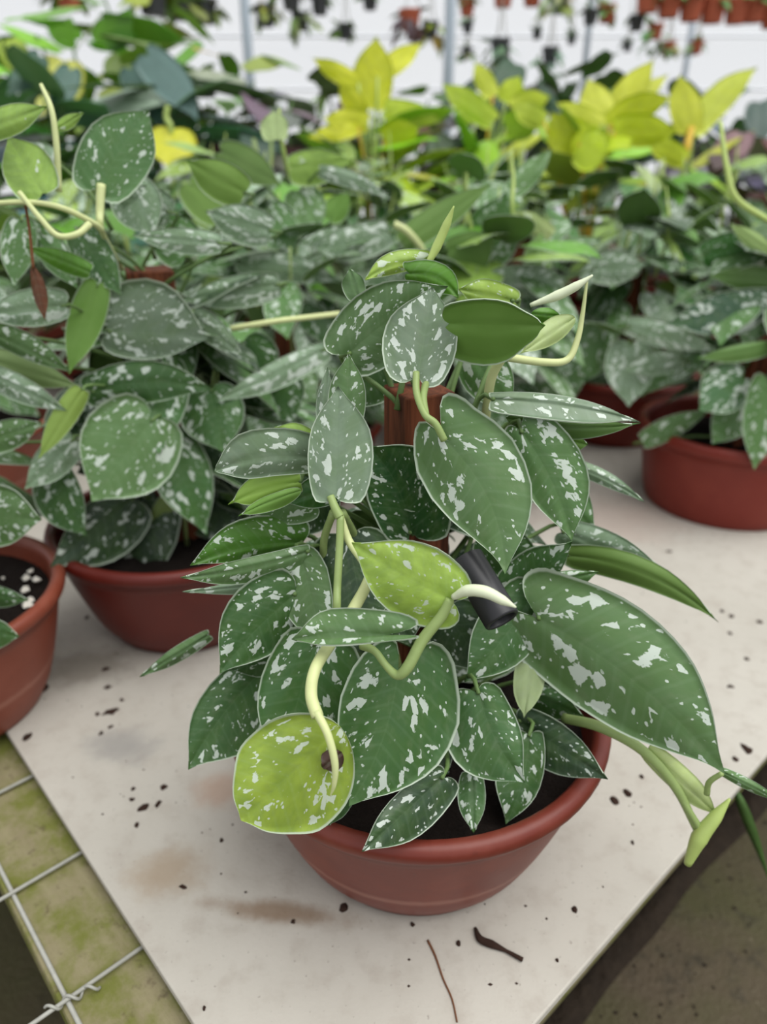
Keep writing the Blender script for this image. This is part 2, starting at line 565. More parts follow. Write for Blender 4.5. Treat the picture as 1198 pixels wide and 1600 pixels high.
def px_leaf(plant, ctr, Bx, By, Tx, Ty, wa, wb, qB, qT, col, bend=0, lobe=0.13, pk=0.34, ea=-0.003, eb=-0.003, arch=0.0,
            under=False, blunt=0.0, acum=0.19, petiole=True, kindmat=('top', 'under'), name='leaf', n=18, pet_to=None, wave=0.0016, color=None):
    """A leaf from its base to its tip, each at its own distance q in front of the plant's axis (ctr)."""
    Y = ctr[1]
    dx, dy = Tx - Bx, Ty - By
    L = math.hypot(dx, dy)
    s0 = (-dy / L, dx / L)
    mx, my = (Bx + Tx) / 2 + s0[0] * bend * 2, (By + Ty) / 2 + s0[1] * bend * 2
    ph = rnd.uniform(0, 6.28)

    def fn(a, b):
        t = a
        x = (1 - t) ** 2 * Bx + 2 * t * (1 - t) * mx + t * t * Tx
        y = (1 - t) ** 2 * By + 2 * t * (1 - t) * my + t * t * Ty
        tx = 2 * (1 - t) * (mx - Bx) + 2 * t * (Tx - mx)
        ty = 2 * (1 - t) * (my - By) + 2 * t * (Ty - my)
        if t < 0:
            x, y = Bx + dx * t, By + dy * t
            tx, ty = 2 * (mx - Bx), 2 * (my - By)
        l = math.hypot(tx, ty) + 1e-9
        w = wa if b > 0 else wb
        x += -ty / l * w * b
        y += tx / l * w * b
        q = qB + (qT - qB) * t + arch * 4 * t * (1 - t)
        e = ea if b > 0 else eb
        q += e * abs(b) ** 1.4 + wave * math.sin(7 * t + ph + (2.0 if b > 0 else 0)) * b * b - 0.0012 * math.exp(-(b / 0.12) ** 2)
        return at(x, y, Y - q)
    PB, PT = at(Bx, By, Y - qB), at(Tx, Ty, Y - qT)
    dep = (PB - CAMP).dot(Fv)
    Lcm = np.linalg.norm(PT - PB) * 100
    u = dep / FPX * 100
    ks = min(1.15, max(0.6, 7.0 / max(Lcm, 1)))
    me = leaf_mesh(name, lambda a, b: fn(a, b) - PB, Lcm * ks, abs(wa) * u * ks, abs(wb) * u * ks, lobe, pk, n=n, acum=acum, blunt=blunt,
                   flip=not under, mats=(M[kindmat[0]], M[kindmat[1]]))
    o = bpy.data.objects.new(name, me)
    pl = np.array(plant.location)
    o.location = PB - pl
    o.color = color or tone(col, 0.06)
    link(o, plant)
    if petiole:
        if pet_to is not None:
            e = np.array(pet_to)
        else:
            e = np.array([ctr[0] + rnd.uniform(-.02, .02), ctr[1] + rnd.uniform(-.02, .01), max(ctr[2] + 0.0, PB[2] - rnd.uniform(.05, .08))])
        back = (PB - PT) / (np.linalg.norm(PB - PT) + 1e-9)
        p1 = PB + back * 0.006 + np.array([0, 0.012, -0.004])
        p2 = (p1 * 0.4 + e * 0.6) + np.array([0, 0, 0.008])
        tube('petiole', [np.zeros(3), p1 - PB, p2 - PB, e - PB], [0.0012, 0.0014, 0.0016, 0.002], M['petiole'], o, n=9, sides=6)
    return o


PROTO = {}


def proto(kind, i):
    if (kind, i) in PROTO:
        return PROTO[kind, i]
    r = random.Random(hash((kind == 'heart', i)) % 1000 + i * 17 + len(kind))
    if kind == 'heart':
        half, lobe, pk, mats = r.uniform(.30, .38), .13, .33, (M['top'], M['under'])
    elif kind == 'lance':
        half, lobe, pk, mats = r.uniform(.17, .22), .02, .45, (M['ptop'], M['punder'])
    elif kind == 'arrow':
        half, lobe, pk, mats = r.uniform(.26, .34), .30, .2, (M['ptop'], M['punder'])
    else:
        half, lobe, pk, mats = r.uniform(.24, .32), .05, .4, (M['ptop'], M['punder'])
    droop, fold, twist, ph = r.uniform(.05, .42), r.uniform(-.10, .22), r.uniform(-.3, .3), r.uniform(0, 6)
    side = r.uniform(-.1, .1)

    def fn(a, b):
        z = -droop * max(a, 0) ** 2 + half * abs(b) * fold * 1.2 - 0.06 * b * b + 0.015 * math.sin(8 * a + ph + (2 if b > 0 else 0)) * b * b
        z += twist * a * b * half
        return np.array([a, b * half + side * a * a, z])
    me = leaf_mesh('leaf_' + kind, fn, 9.0, 9 * half, 9 * half, lobe, pk, n=12, m=4, th=0.007, mats=mats, flip=False)
    PROTO[kind, i] = me
    return me


def place_leaf(plant, kind, i, pos, az, pitch, roll, size, color, name='leaf'):
    me = proto(kind, i)
    x = Vector((math.cos(az) * math.cos(pitch), math.sin(az) * math.cos(pitch), math.sin(pitch)))
    y = Vector((0, 0, 1)).cross(x)
    if y.length < 1e-4:
        y = Vector((0, 1, 0))
    y.normalize()
    z = x.cross(y)
    R = Matrix((x, y, z)).transposed().to_4x4()
    R = R @ Matrix.Rotation(roll, 4, 'X')
    o = bpy.data.objects.new(name, me)
    link(o, plant)
    o.matrix_local = Matrix.Translation(Vector(pos)) @ R @ Matrix.Scale(size, 4)
    o.color = color
    return o


# ---------------------------------------------------------------- pots
POTMESH = {}


def pot_mesh(R, H, rb, lip, mat, key):
    if key in POTMESH:
        return POTMESH[key]
    t = 0.0035
    wall = []
    for i in range(9):
        s = i / 8
        wall.append((rb + (R - 0.006 - rb) * (s ** 0.72), 0.004 + (H - lip - 0.004) * s))
    prof = [(0.0, 0.003), (rb - 0.006, 0.003), (rb - 0.002, 0.0)] + wall
    prof += [(R - 0.0045, H - lip - 0.001), (R - 0.001, H - lip + 0.001), (R, H - lip + 0.004), (R, H - 0.005), (R - 0.0015, H - 0.0015), (R - 0.005, H),
             (R - 0.009, H - 0.001), (R - 0.0115, H - 0.004), (R - 0.0125, H - 0.010)]
    prof += [(rb + (R - 0.0125 - rb) * 0.55, H * 0.45), (rb * 0.9, 0.01), (0, 0.008)]
    v, f = lathe_data(prof, 72)
    me = bpy.data.meshes.new('pot')
    me.from_pydata(v, [], f)
    me.materials.append(mat)
    me.polygons.foreach_set('use_smooth', [True] * len(me.polygons))
    me.update()
    POTMESH[key] = me
    return me


def soil_mesh(r, key):
    if key in POTMESH:
        return POTMESH[key]
    rr = random.Random(3)
    rings, seg = 10, 40
    v, f = [(0, 0, 0.004)], []
    for i in range(1, rings + 1):
        for k in range(seg):
            a = 2 * math.pi * k / seg
            q = r * i / rings
            v.append((q * math.cos(a), q * math.sin(a), rr.uniform(-.003, .003) if i < rings else -0.002))
    for k in range(seg):
        f.append((0, 1 + k, 1 + (k + 1) % seg))
    for i in range(rings - 1):
        for k in range(seg):
            a, b = 1 + i * seg + k, 1 + i * seg + (k + 1) % seg
            f.append((a, a + seg, b + seg, b))
    me = bpy.data.meshes.new('soil')
    me.from_pydata(v, [], f)
    me.materials.append(M['soil'])
    me.polygons.foreach_set('use_smooth', [True] * len(me.polygons))
    me.update()
    POTMESH[key] = me
    return me


def make_pot(plant, R=0.13, H=0.118, rb=0.085, lip=0.013, mat='pot', fill=0.022, loc=(0, 0, 0)):
    o = bpy.data.objects.new('pot', pot_mesh(R, H, rb, lip, M[mat], (R, H, rb, lip, mat)))
    o.location = loc
    link(o, plant)
    s = bpy.data.objects.new('soil', soil_mesh(rb + (R - 0.0125 - rb) * 0.86 + 0.001, ('soil', R, rb)))
    s.location = (loc[0], loc[1], loc[2] + H - fill)
    link(s, plant)
    return o


def make_stake(plant, z0, z1, w, rot, x=0, y=0):
    v, f = box_data(-w / 2, w / 2, -w / 2, w / 2, z0, z1)
    o = mesh_obj('stake', v, f, M['stake'], plant, smooth=False)
    o.location = (x, y, 0)
    o.rotation_euler = (0, 0, rot)
    return add_bevel(o, 0.0012)


# ---------------------------------------------------------------- the setting
def quad(name, x0, x1, y0, y1, z, mat):
    o = mesh_obj(name, [(x0, y0, z), (x1, y0, z), (x1, y1, z), (x0, y1, z)], [(0, 1, 2, 3)], mat, smooth=False)
    return tag(o, kind='structure')


FLOOR_Z = -0.30
fl = quad('floor', -8, 8, -1.5, 9, FLOOR_Z, M['floor'])
wall_back = mesh_obj('wall_back', [(-9, 7.6, FLOOR_Z), (9, 7.6, FLOOR_Z), (9, 7.6, 3.6), (-9, 7.6, 3.6)], [(0, 1, 2, 3)], M['film'], smooth=False)
tag(wall_back, kind='structure')
for z in (0.95, 1.35, 1.75):
    tr = tube('trim_%d' % (1 + int(z * 4 - 3.8)), [(-9, 7.55, z), (9, 7.55, z)], [0.011, 0.011], M['rail'], n=2, sides=8)
    tag(tr, kind='structure')

# board: corner below the frame, edges run away to both sides
CORN = ground(530, 1954)
A = ground(30, 1185) - ground(300, 1600); A /= np.linalg.norm(A)       # along the edge that runs to the wire mesh side
Bv = ground(1198, 1190) - ground(840, 1600); Bv /= np.linalg.norm(Bv)
Bv = Bv - A * Bv.dot(A) * 0.5; Bv /= np.linalg.norm(Bv)
A = np.array([Bv[1] * -1, Bv[0], 0]) if (A[0] * -Bv[1] + A[1] * Bv[0]) > 0 else np.array([Bv[1], -Bv[0], 0])
ANG = math.atan2(Bv[1], Bv[0])


def ab(a, b, z=0.0):
    p = CORN + A * a + Bv * b
    return np.array([p[0], p[1], z])


def ab_of(px, py, z):
    g = ground(px, py, z) - CORN
    return g.dot(A), g.dot(Bv)


def slab(name, a0, a1, b0, b1, z0, z1, mat, parent=None):
    v = [ab(a, b, z) for a in (a0, a1) for b in (b0, b1) for z in (z0, z1)]
    f = [(0, 1, 3, 2), (4, 6, 7, 5), (0, 4, 5, 1), (2, 3, 7, 6), (0, 2, 6, 4), (1, 5, 7, 3)]
    o = mesh_obj(name, v, f, mat, parent, smooth=False)
    return o


board = slab('display_board', 0, 1.75, 0, 1.22, -0.007, 0, M['board'])
add_bevel(board, 0.0012)
tag(board, 'white fibre cement board with brown stains under the pots', 'board')

bench = empty('plank_bench', ab(0, 0, FLOOR_Z), 'mossy wooden plank bench under the white board and wire mesh', 'bench')
bl = np.array(bench.location)
PL = [(ab_of(58, 1500, -0.0135)[1], 0.012)] + [(0.03 + 0.125 * k, 0.03 + 0.125 * k + 0.095) for k in range(0, 26)]
for b0, b1 in PL:
    v, f = box_data(0, 3.2, 0, b1 - b0, -0.022, 0)
    o = mesh_obj('plank', v, f, M['plank'], bench, smooth=False)
    o.location = ab(0.01, b0, -0.0135) - bl
    o.rotation_euler = (0, 0, math.atan2(A[1], A[0]))
    if A[0] * Bv[1] - A[1] * Bv[0] < 0:
        o.scale = (1, -1, 1)
    add_bevel(o, 0.003)
for b0 in (-0.37, -0.26):
    v, f = box_data(0, 3.2, 0, 0.09, -0.022, 0)
    o = mesh_obj('plank', v, f, M['plank'], bench, smooth=False)
    o.location = ab(0.01, b0, -0.13) - bl
    o.rotation_euler = (0, 0, math.atan2(A[1], A[0]))
    if A[0] * Bv[1] - A[1] * Bv[0] < 0:
        o.scale = (1, -1, 1)
for a in (0.05, 1.1, 2.2):
    v = [ab(aa, bb, z) - bl for aa in (a, a + 0.05) for bb in (-0.34, 3.2) for z in (-0.19, -0.152)]
    mesh_obj('cross_beam', v, box_data(0, 1, 0, 1, 0, 1)[1], M['plank'], bench, smooth=False)
    for bb in (-0.3, 0.9, 2.2, 3.1):
        v = [ab(a + da, bb + db, z) - bl for da in (0, 0.05) for db in (0, 0.05) for z in (FLOOR_Z, -0.19)]
        mesh_obj('leg', v, box_data(0, 1, 0, 1, 0, 1)[1], M['plank'], bench, smooth=False)

# wire mesh lying on the planks, under the board
wm = empty('wire_mesh', ab(0.3, -0.05, -0.0135), 'galvanised welded wire mesh over the mossy planks beside the board', 'wire mesh')
wl = np.array(wm.location)


a1 = ab_of(122, 1337, -0.011)[0]; a2 = ab_of(218, 1485, -0.011)[0]; a0 = ab_of(42, 1219, -0.011)[0]
pitch_w = abs(a1 - a2)
al = [a2 - pitch_w, a2, a1, a0] + [a0 + pitch_w * k for k in range(1, 14)]
for a in al:
    p, q = ab(a, -0.34, -0.0115), ab(a, 0.12, -0.0090)
    tube('wire', [p - wl, q - wl], [0.0014, 0.0014], M['wire'], wm, n=2, sides=8)
bw = ab_of(100, 1553, -0.0125)[1]
for b in (bw, bw - 0.055, bw - 0.11, bw - 0.165):
    p, q = ab(0.02, b, -0.0125), ab(1.9, b, -0.0125)
    tube('wire', [p - wl, q - wl], [0.0015, 0.0015], M['wire'], wm, n=2, sides=8)
p = ab(a2, bw, -0.010)
pts = []
for k in range(22):
    t = k / 21
    c = p + Bv * (-0.012 + 0.030 * t) + A * (0.002 - 0.006 * t)
    pts.append(c + 0.0024 * (math.cos(t * 17) * A + math.sin(t * 17) * np.array([0, 0, 1])) - wl)
tube('wire_tie', pts, [0.001, 0.001], M['wire'], wm, n=66, sides=6)

# ---------------------------------------------------------------- the main plant
CX, CY = 0.024, 0.4055
CTR = (CX, CY, 0.10)
mp = empty('potted_pothos', (CX, CY, 0), 'large satin pothos in a terracotta bowl pot at the front corner of the board', 'potted plant', 'potted satin pothos plants')
make_pot(mp)
STK = at(655, 622, CY)
make_stake(mp, 0.02, STK[2] + 0.004, 0.031, math.radians(24), STK[0] - CX, 0.006)


def L(*a, **k):
    return px_leaf(mp, CTR, *a, **k)


# top cluster
L(653, 583, 676, 448, 53, 64, .030, .012, 'g', lobe=.14, pk=.36, blunt=.06, petiole=False)
L(547, 552, 700, 447, 58, 62, .000, -.004, 'm', bend=-8, pk=.36)
L(640, 428, 716, 466, 24, 24, -.020, -.012, 'b', under=False, bend=-14, petiole=False, pk=.5)
L(662, 408, 570, 438, 22, 14, -.032, -.02, 'l', bend=8, color=tone('y'), pk=.45)
L(560, 465, 546, 420, 16, 20, -.022, -.025, 'm', lobe=.03, pk=.5, color=srgb(104, 136, 92, 0))
L(800, 470, 716, 452, 26, 22, -.025, -.02, 'y', pk=.5)
L(702, 505, 852, 508, 64, 40, .020, .036, 'b', under=True, bend=0, ea=-.012, eb=.006, lobe=.08, pk=.42, petiole=False, acum=.3)
L(897, 496, 812, 553, 20, 16, -.006, .010, 'p', under=True, lobe=0, pk=.4, petiole=False, kindmat=('ptop', 'ptop'), color=srgb(186, 204, 140, 0))
L(830, 490, 878, 494, 14, 12, -.012, -.012, 'b', lobe=.0, pk=.5, petiole=False)
L(771, 624, 1001, 660, 26, 14, .020, .024, 'g', bend=-9, lobe=.03, pk=.42, acum=.12, ea=.008, eb=-.006)
L(790, 652, 1000, 661, 20, 14, .010, .018, 'n', under=True, lobe=.0, pk=.40, bend=10, petiole=False)
L(812, 668, 918, 694, 26, 16, .002, .006, 'b', under=True, lobe=.05, pk=.55, blunt=.2)
# around the stake
L(694, 688, 789, 897, 76, 82, .055, .088, 'm', bend=-24, lobe=.23, pk=.28, petiole=False, ea=-.008, eb=-.006)
L(524, 777, 528, 603, 58, 45, .062, .042, 'g', lobe=.05, pk=.40, blunt=.05, petiole=False)
L(540, 668, 545, 552, 30, 30, .030, .020, 'm', lobe=.06, pk=.4)
L(506, 676, 512, 572, 12, 15, .026, .018, 'g', lobe=.0, pk=.4)
L(490, 716, 335, 737, 46, 30, .035, .060, 'g', bend=11, lobe=.04, pk=.48, blunt=.16, arch=.006)
L(495, 700, 428, 668, 24, 20, .018, .012, 'l', pk=.5)
L(468, 752, 356, 788, 26, 22, .040, .052, 'l', under=True, bend=5, lobe=.02, pk=.42, acum=.12, color=srgb(150, 190, 70, 0))
L(470, 765, 372, 806, 8, 16, .046, .055, 'b', under=True, lobe=0, pk=.4, bend=3, petiole=False)
L(488, 786, 378, 786, 22, 34, .030, .040, 'm', lobe=.1)
L(530, 760, 446, 786, 28, 24, .036, .040, 'D', lobe=.08, color=srgb(44, 92, 34, 0))
L(470, 848, 297, 884, 46, 22, .030, .056, 'B', bend=10, lobe=.08, pk=.4)
L(480, 862, 282, 903, 16, 24, .050, .072, 'm', bend=-6, lobe=.03, pk=.45)
L(500, 895, 285, 925, 10, 14, .035, .050, 's', bend=-4, lobe=.03, pk=.4)
L(640, 832, 575, 698, 78, 52, .022, .030, 'D', bend=14, lobe=.12, pk=.45, ea=.004, eb=.010)
L(546, 848, 572, 990, 76, 72, .040, .066, 'k', lobe=.14, pk=.36)
L(470, 872, 512, 1030, 52, 36, .050, .074, 'm', lobe=.1, pk=.2)
# front
L(703, 936, 549, 848, 62, 62, .112, .098, 'y', lobe=.15, pk=.32, petiole=False, bend=-4)
L(604, 992, 455, 999, 46, 12, .126, .120, 'm', lobe=.34, pk=.55, petiole=False, ea=-.008, eb=.004)
L(622, 1046, 545, 1260, 82, 108, .108, .137, 'd', bend=-14, lobe=.22, pk=.30, petiole=False, ea=-.010, eb=-.010)
L(492, 1008, 432, 1205, 66, 92, .078, .105, 'd', lobe=.1, pk=.38)
L(460, 930, 343, 1053, 64, 48, .058, .078, 'd', bend=6, lobe=.1, pk=.36)
L(408, 1050, 294, 1203, 46, 76, .052, .085, 'd', lobe=.1, pk=.40, bend=8)
L(438, 1018, 360, 1046, 20, 30, .050, .062, 'd', lobe=.06)
L(531, 1136, 376, 1282, 86, 98, .140, .156, 'Y', lobe=0, pk=.46, blunt=.17, acum=.30, petiole=False, ea=-.006, eb=-.004, n=34)
L(326, 992, 218, 1058, 12, 13, .020, .035, 'm', lobe=.02, pk=.4, petiole=False)
# right
L(842, 968, 1133, 1210, 84, 98, .060, .100, 'm', bend=-20, lobe=.14, pk=.36, petiole=True, ea=-.006, eb=-.012, n=30)
L(880, 832, 1037, 890, 28, 28, -.012, .006, 's', lobe=.06, pk=.34)
L(888, 868, 1122, 972, 24, 22, .000, .020, 'n', under=True, bend=-24, lobe=.02, pk=.35, color=srgb(78, 116, 34, 0))
L(828, 913, 935, 894, 26, 12, .042, .040, 'e', lobe=.05, pk=.45)
L(792, 928, 894, 846, 22, 44, .036, .038, 'd', bend=8, lobe=.05, pk=.42)
L(815, 676, 893, 845, 42, 62, .026, .050, 'e', lobe=.12, pk=.42, bend=-10)
L(878, 722, 1007, 785, 12, 13, -.020, -.010, 's', lobe=.02, pk=.4, bend=-6)
L(832, 928, 726, 1066, 52, 48, .048, .072, 'd', lobe=.1, pk=.40, bend=-6)
L(832, 1014, 818, 1122, 24, 24, .052, .070, 'p', under=True, kindmat=('ptop', 'ptop'), color=srgb(170, 188, 138, 0), lobe=.04, pk=.45)
L(748, 1084, 820, 1223, 74, 44, .088, .116, 'd', lobe=.1, pk=.42, bend=10)
L(812, 1128, 949, 1218, 42, 34, .058, .098, 'k', lobe=.08, pk=.36)
L(826, 1150, 790, 1288, 44, 30, .072, .096, 'd', lobe=.06, pk=.44, bend=-8)
L(738, 1210, 740, 1302, 24, 20, .092, .114, 'd', lobe=.05, pk=.4)
L(690, 1216, 566, 1331, 30, 44, .112, .146, 'k', lobe=.08, pk=.42)
L(545, 1240, 512, 1290, 14, 14, .100, .120, 'd', lobe=.02, pk=.4)
L(826, 1082, 912, 1120, 26, 22, .036, .050, 'd', lobe=.06)
L(760, 840, 850, 905, 40, 40, .010, .020, 'd', lobe=.1)
L(600, 900, 640, 1010, 60, 60, .030, .050, 'k', lobe=.1)
L(700, 960, 760, 1050, 50, 50, .030, .050, 'k', lobe=.1)
L(560, 1080, 590, 1200, 60, 60, .060, .080, 'k', lobe=.1)
L(440, 900, 380, 960, 40, 40, .020, .030, 'k', lobe=.1)
L(740, 560, 800, 640, 40, 40, -.030, -.020, 'e', lobe=.1)
L(860, 760, 930, 830, 36, 36, -.030, -.010, 'e', lobe=.1)
L(600, 560, 540, 640, 46, 46, -.040, -.030, 'd', lobe=.1)
L(700, 700, 760, 820, 60, 60, -.030, -.010, 'k', lobe=.1)
L(500, 760, 440, 840, 50, 50, -.010, .0, 'k', lobe=.1)
L(640, 1120, 700, 1210, 60, 60, .060, .085, 'k', lobe=.1)
L(860, 1040, 920, 1110, 40, 40, .010, .025, 'k', lobe=.1)
L(560, 470, 620, 520, 40, 40, -.040, -.040, 'm', lobe=.1)
L(770, 470, 800, 540, 40, 34, -.040, -.040, 'm', lobe=.1)
# hanging shoot on the far corner of the pot
L(1012, 1172, 1120, 1272, 18, 20, .075, .086, 'p', under=True, lobe=.02, pk=.5, blunt=.1, petiole=False, color=srgb(190, 206, 140, 0), kindmat=('ptop', 'ptop'))
L(1128, 1206, 1222, 1254, 8, 10, .088, .096, 'm', lobe=.02, pk=.4, petiole=False)
mloc = np.array(mp.location)


def vine(name, pts, rad_px, mat, plant=mp, ctr=CTR, parent=None, n=None):
    P = [at(x, y, ctr[1] - q) for x, y, q in pts]
    u = [(p - CAMP).dot(Fv) / FPX for p in P]
    R = np.interp(np.linspace(0, 1, len(P)), np.linspace(0, 1, len(rad_px)), rad_px) * np.array(u)
    return tube(name, P, R, M[mat], parent or plant, n=n or 7 * (len(P) - 1), sides=10, origin=np.array(plant.location))


vine('stem', [(650, 582, .031), (651, 615, .040), (664, 648, .052), (680, 662, .055), (694, 688, .056)], [5.5, 6], 'stem')
vine('stem', [(667, 592, .026), (661, 620, .040), (665, 650, .052)], [6, 6], 'stem')
vine('stem', [(786, 555, .012), (768, 590, .006), (760, 640, .002), (752, 720, -.01)], [8, 7], 'stem_pale')
vine('new_shoot', [(917, 436, -.004), (910, 490, -.003), (902, 530, .000), (886, 562, .004), (850, 566, .008), (790, 558, .012)], [2, 4.5, 6, 6.5], 'stem_pale')
vine('rolled_leaf', [(828, 477, -.008), (870, 462, -.006), (900, 447, -.004), (926, 430, -.003)], [3, 8, 7, 1.5], 'stem_white')
vine('rolled_leaf', [(668, 412, -.028), (682, 386, -.030), (698, 350, -.030), (709, 322, -.028)], [4, 7.5, 6.5, 1], 'stem_lime')
vine('stem', [(516, 775, .062), (524, 795, .066), (531, 808, .068)], [6, 8], 'stem')
vine('stem', [(532, 806, .068), (530, 860, .076), (527, 915, .086), (526, 952, .094), (524, 1000, .085)], [6, 6.5], 'stem')
vine('stem', [(531, 806, .066), (545, 845, .070), (566, 875, .080), (578, 898, .086), (556, 945, .092), (520, 1000, .108), (493, 1044, .128), (486, 1085, .138), (496, 1120, .146)], [6, 7, 9.5, 9.5, 10], 'stem_pale')
vine('new_shoot', [(494, 1112, .145), (512, 1148, .153), (523, 1192, .158), (522, 1225, .160), (516, 1244, .160)], [7, 6.5, 6, 4, .8], 'stem_pale')
vine('stem', [(703, 936, .112), (690, 962, .114), (660, 1000, .118), (637, 1042, .124), (621, 1055, .124), (603, 1040, .120), (586, 1018, .116), (566, 1008, .110)], [7, 9, 9.5, 9, 6, 5.5, 8], 'stem')
vine('rolled_leaf', [(708, 933, .114), (730, 923, .118), (758, 925, .122), (785, 938, .124), (806, 949, .125)], [5, 9.5, 10, 8, 1.5], 'stem_white')
vine('stem', [(520, 800, .05), (505, 860, .04), (520, 960, .03), (600, 1130, .02)], [6, 7], 'stem')
vine('stem', [(535, 800, .06), (560, 850, .03), (600, 950, .02), (640, 1130, .02)], [6, 7], 'stem')
vine('stem', [(880, 1122, .052), (938, 1136, .066), (1003, 1172, .076), (1055, 1230, .082), (1088, 1295, .088)], [8, 9, 8, 6], 'stem')
vine('stem', [(1128, 1208, .090), (1108, 1222, .088), (1104, 1240, .087)], [4, 5], 'stem')
vine('rolled_leaf', [(1140, 1248, .088), (1118, 1276, .090), (1092, 1310, .092), (1074, 1350, .094)], [2, 10, 13, 6], 'stem_lime')
vine('stem', [(1054, 1230, .082), (1084, 1280, .088), (1098, 1300, .090)], [5, 6], 'stem')
# brown dead patch on the lime leaf
L(534, 1176, 504, 1200, 18, 18, .146, .151, 'k', lobe=.0, pk=.5, blunt=.2, petiole=False, color=srgb(72, 50, 42, 0), kindmat=('ptop', 'ptop'), name='dead_patch', wave=0)

# black plastic pipe end poking out between the leaves
pa, pb = at(728, 874, CY - .064), at(785, 970, CY - .092)
ax = pb - pa
L_ = np.linalg.norm(ax)
v, f = lathe_data([(.0095, 0), (.0095, L_ - .001), (.009, L_), (.0078, L_), (.0074, L_ - .001), (.0074, 0), (.0095, 0)], 28)
pipe = mesh_obj('pipe', v, f, M['black'], mp)
pipe.rotation_euler = Vector(ax).to_track_quat('Z', 'Y').to_euler()
pipe.location = pa - mloc
pipe['label'] = 'black plastic pipe end'
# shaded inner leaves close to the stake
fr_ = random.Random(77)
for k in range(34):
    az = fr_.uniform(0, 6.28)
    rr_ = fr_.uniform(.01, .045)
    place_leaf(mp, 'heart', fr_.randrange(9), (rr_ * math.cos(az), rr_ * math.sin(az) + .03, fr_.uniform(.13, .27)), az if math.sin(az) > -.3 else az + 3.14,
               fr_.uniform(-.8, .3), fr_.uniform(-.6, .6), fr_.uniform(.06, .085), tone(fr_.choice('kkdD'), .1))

# ---------------------------------------------------------------- other satin pothos plants
def bush(plant, n, zlo, zhi, rmax, kind='heart', tones='dddmmgees', size=(.075, .105), seed=0, zfull=None, face=None, stems=True, stem_mat='stem', young=0.0):
    """leaves around the plant's axis, each on a stalk from the soil or stake"""
    r = random.Random(seed)
    for k in range(n):
        t = (k + .5) / n
        z = zlo + (zhi - zlo) * t ** 0.8
        az = k * 2.39996 + r.uniform(-.5, .5)
        if face is not None and r.random() < 0.5:
            az = face + r.gauss(0, .9)
        rr = rmax * (0.35 + 0.65 * (1 - abs(t - .35) / .65) ** .5 if abs(t - .35) < .65 else .35) * r.uniform(.55, 1.0)
        sz = r.uniform(*size)
        base = rr - sz * .35
        base = max(base, .012)
        pos = (base * math.cos(az), base * math.sin(az), z)
        pitch = r.uniform(-.95, .15) if t < .75 else r.uniform(-.6, .75)
        col = tone(r.choice('lbylnp' if (young and t > .72 and r.random() < young) else tones), .1)
        o = place_leaf(plant, kind, r.randrange(9), pos, az + r.uniform(-.5, .5), pitch, r.uniform(-.5, .5), sz, col)
    if stems:
        for k in range(max(6, n // 6)):
            az = r.uniform(0, 6.28); h = r.uniform(zlo, zhi)
            e = np.array([rmax * .5 * math.cos(az), rmax * .5 * math.sin(az), h])
            b = np.array([.03 * math.cos(az), .03 * math.sin(az), zlo * .7])
            m_ = (e + b) / 2 + np.array([0, 0, .03])
            tube('stem', [b, m_, e], [.0022, .002, .0016], M[stem_mat], plant, n=6, sides=5)


GR = 'potted satin pothos plants'


def pothos(x, y, label, n=44, h=.40, rmax=.16, tones='dddmmgees', seed=0, mat='pot', R=.13, rb=.085, H=.118, face=-1.57, zlo=.13, stake=True, young=.35):
    p = empty('potted_pothos', (x, y, 0), label, 'potted plant', GR)
    make_pot(p, R=R, H=H, rb=rb, mat=mat)
    if stake:
        make_stake(p, .02, h * .80, .03, .3 + seed)
    bush(p, n, zlo, h, rmax, tones=tones, seed=seed, face=face, young=young)
    r = random.Random(seed + 900)
    for k in range(3):              # new shoots standing above the leaves
        az, q = r.uniform(0, 6.28), r.uniform(.02, .11)
        b = np.array([q * math.cos(az), q * math.sin(az), h * .75])
        e = b + np.array([r.uniform(-.03, .03), r.uniform(-.03, .03), h * .25 + r.uniform(.02, .06)])
        tube('new_shoot', [b, (b + e) / 2 + np.array([r.uniform(-.012, .012), 0, 0]), e], [.0022, .0024, .0030, .0006], M['stem_lime'], p, n=8, sides=6)
    return p


# behind on the left: its own pot, leaves placed one by one plus inner foliage
PX, PY = -0.2136, 0.690
pl = empty('potted_pothos', (PX, PY, 0), 'satin pothos in the bowl pot just behind the front plant, on its mesh side', 'potted plant', GR)
make_pot(pl, mat='pot_deep')
st = at(232, 420, PY)
make_stake(pl, .02, st[2], .04, .35, st[0] - PX, 0)
PC = (PX, PY, .10)


def P(*a, **k):
    k.setdefault('n', 14)
    return px_leaf(pl, PC, *a, **k)


P(173, 518, 326, 530, 44, 84, .075, .085, 'g', lobe=.1, pk=.34, bend=-4)
P(300, 492, 380, 557, 20, 22, .060, .075, 'g', lobe=.02, pk=.3)
P(147, 612, 333, 610, 34, 36, .085, .10, 'D', bend=-14, lobe=.1, pk=.36, color=tone('d'))
P(236, 658, 143, 784, 84, 76, .105, .135, 'm', lobe=.13, pk=.36)
P(502, 548, 337, 628, 18, 26, .02, .06, 's', lobe=.06, pk=.36)
P(330, 612, 350, 708, 58, 46, .050, .075, 'd', lobe=.12)
P(96, 478, -30, 492, 34, 28, .10, .11, 's', lobe=.1)
P(152, 448, 108, 585, 30, 28, .075, .095, 'b', under=True, lobe=.08)
P(-10, 522, 112, 582, 14, 26, .12, .10, 'm', lobe=.05)
P(-20, 560, 124, 604, 24, 24, .10, .09, 'l', under=True, lobe=.05, color=srgb(150, 172, 120, 0))
P(-20, 582, 104, 642, 22, 20, .12, .12, 's', lobe=.05)
P(128, 610, 60, 718, 22, 18, .115, .125, 'y', under=True, lobe=.03)
P(-20, 690, 66, 660, 26, 24, .13, .12, 'm', lobe=.05)
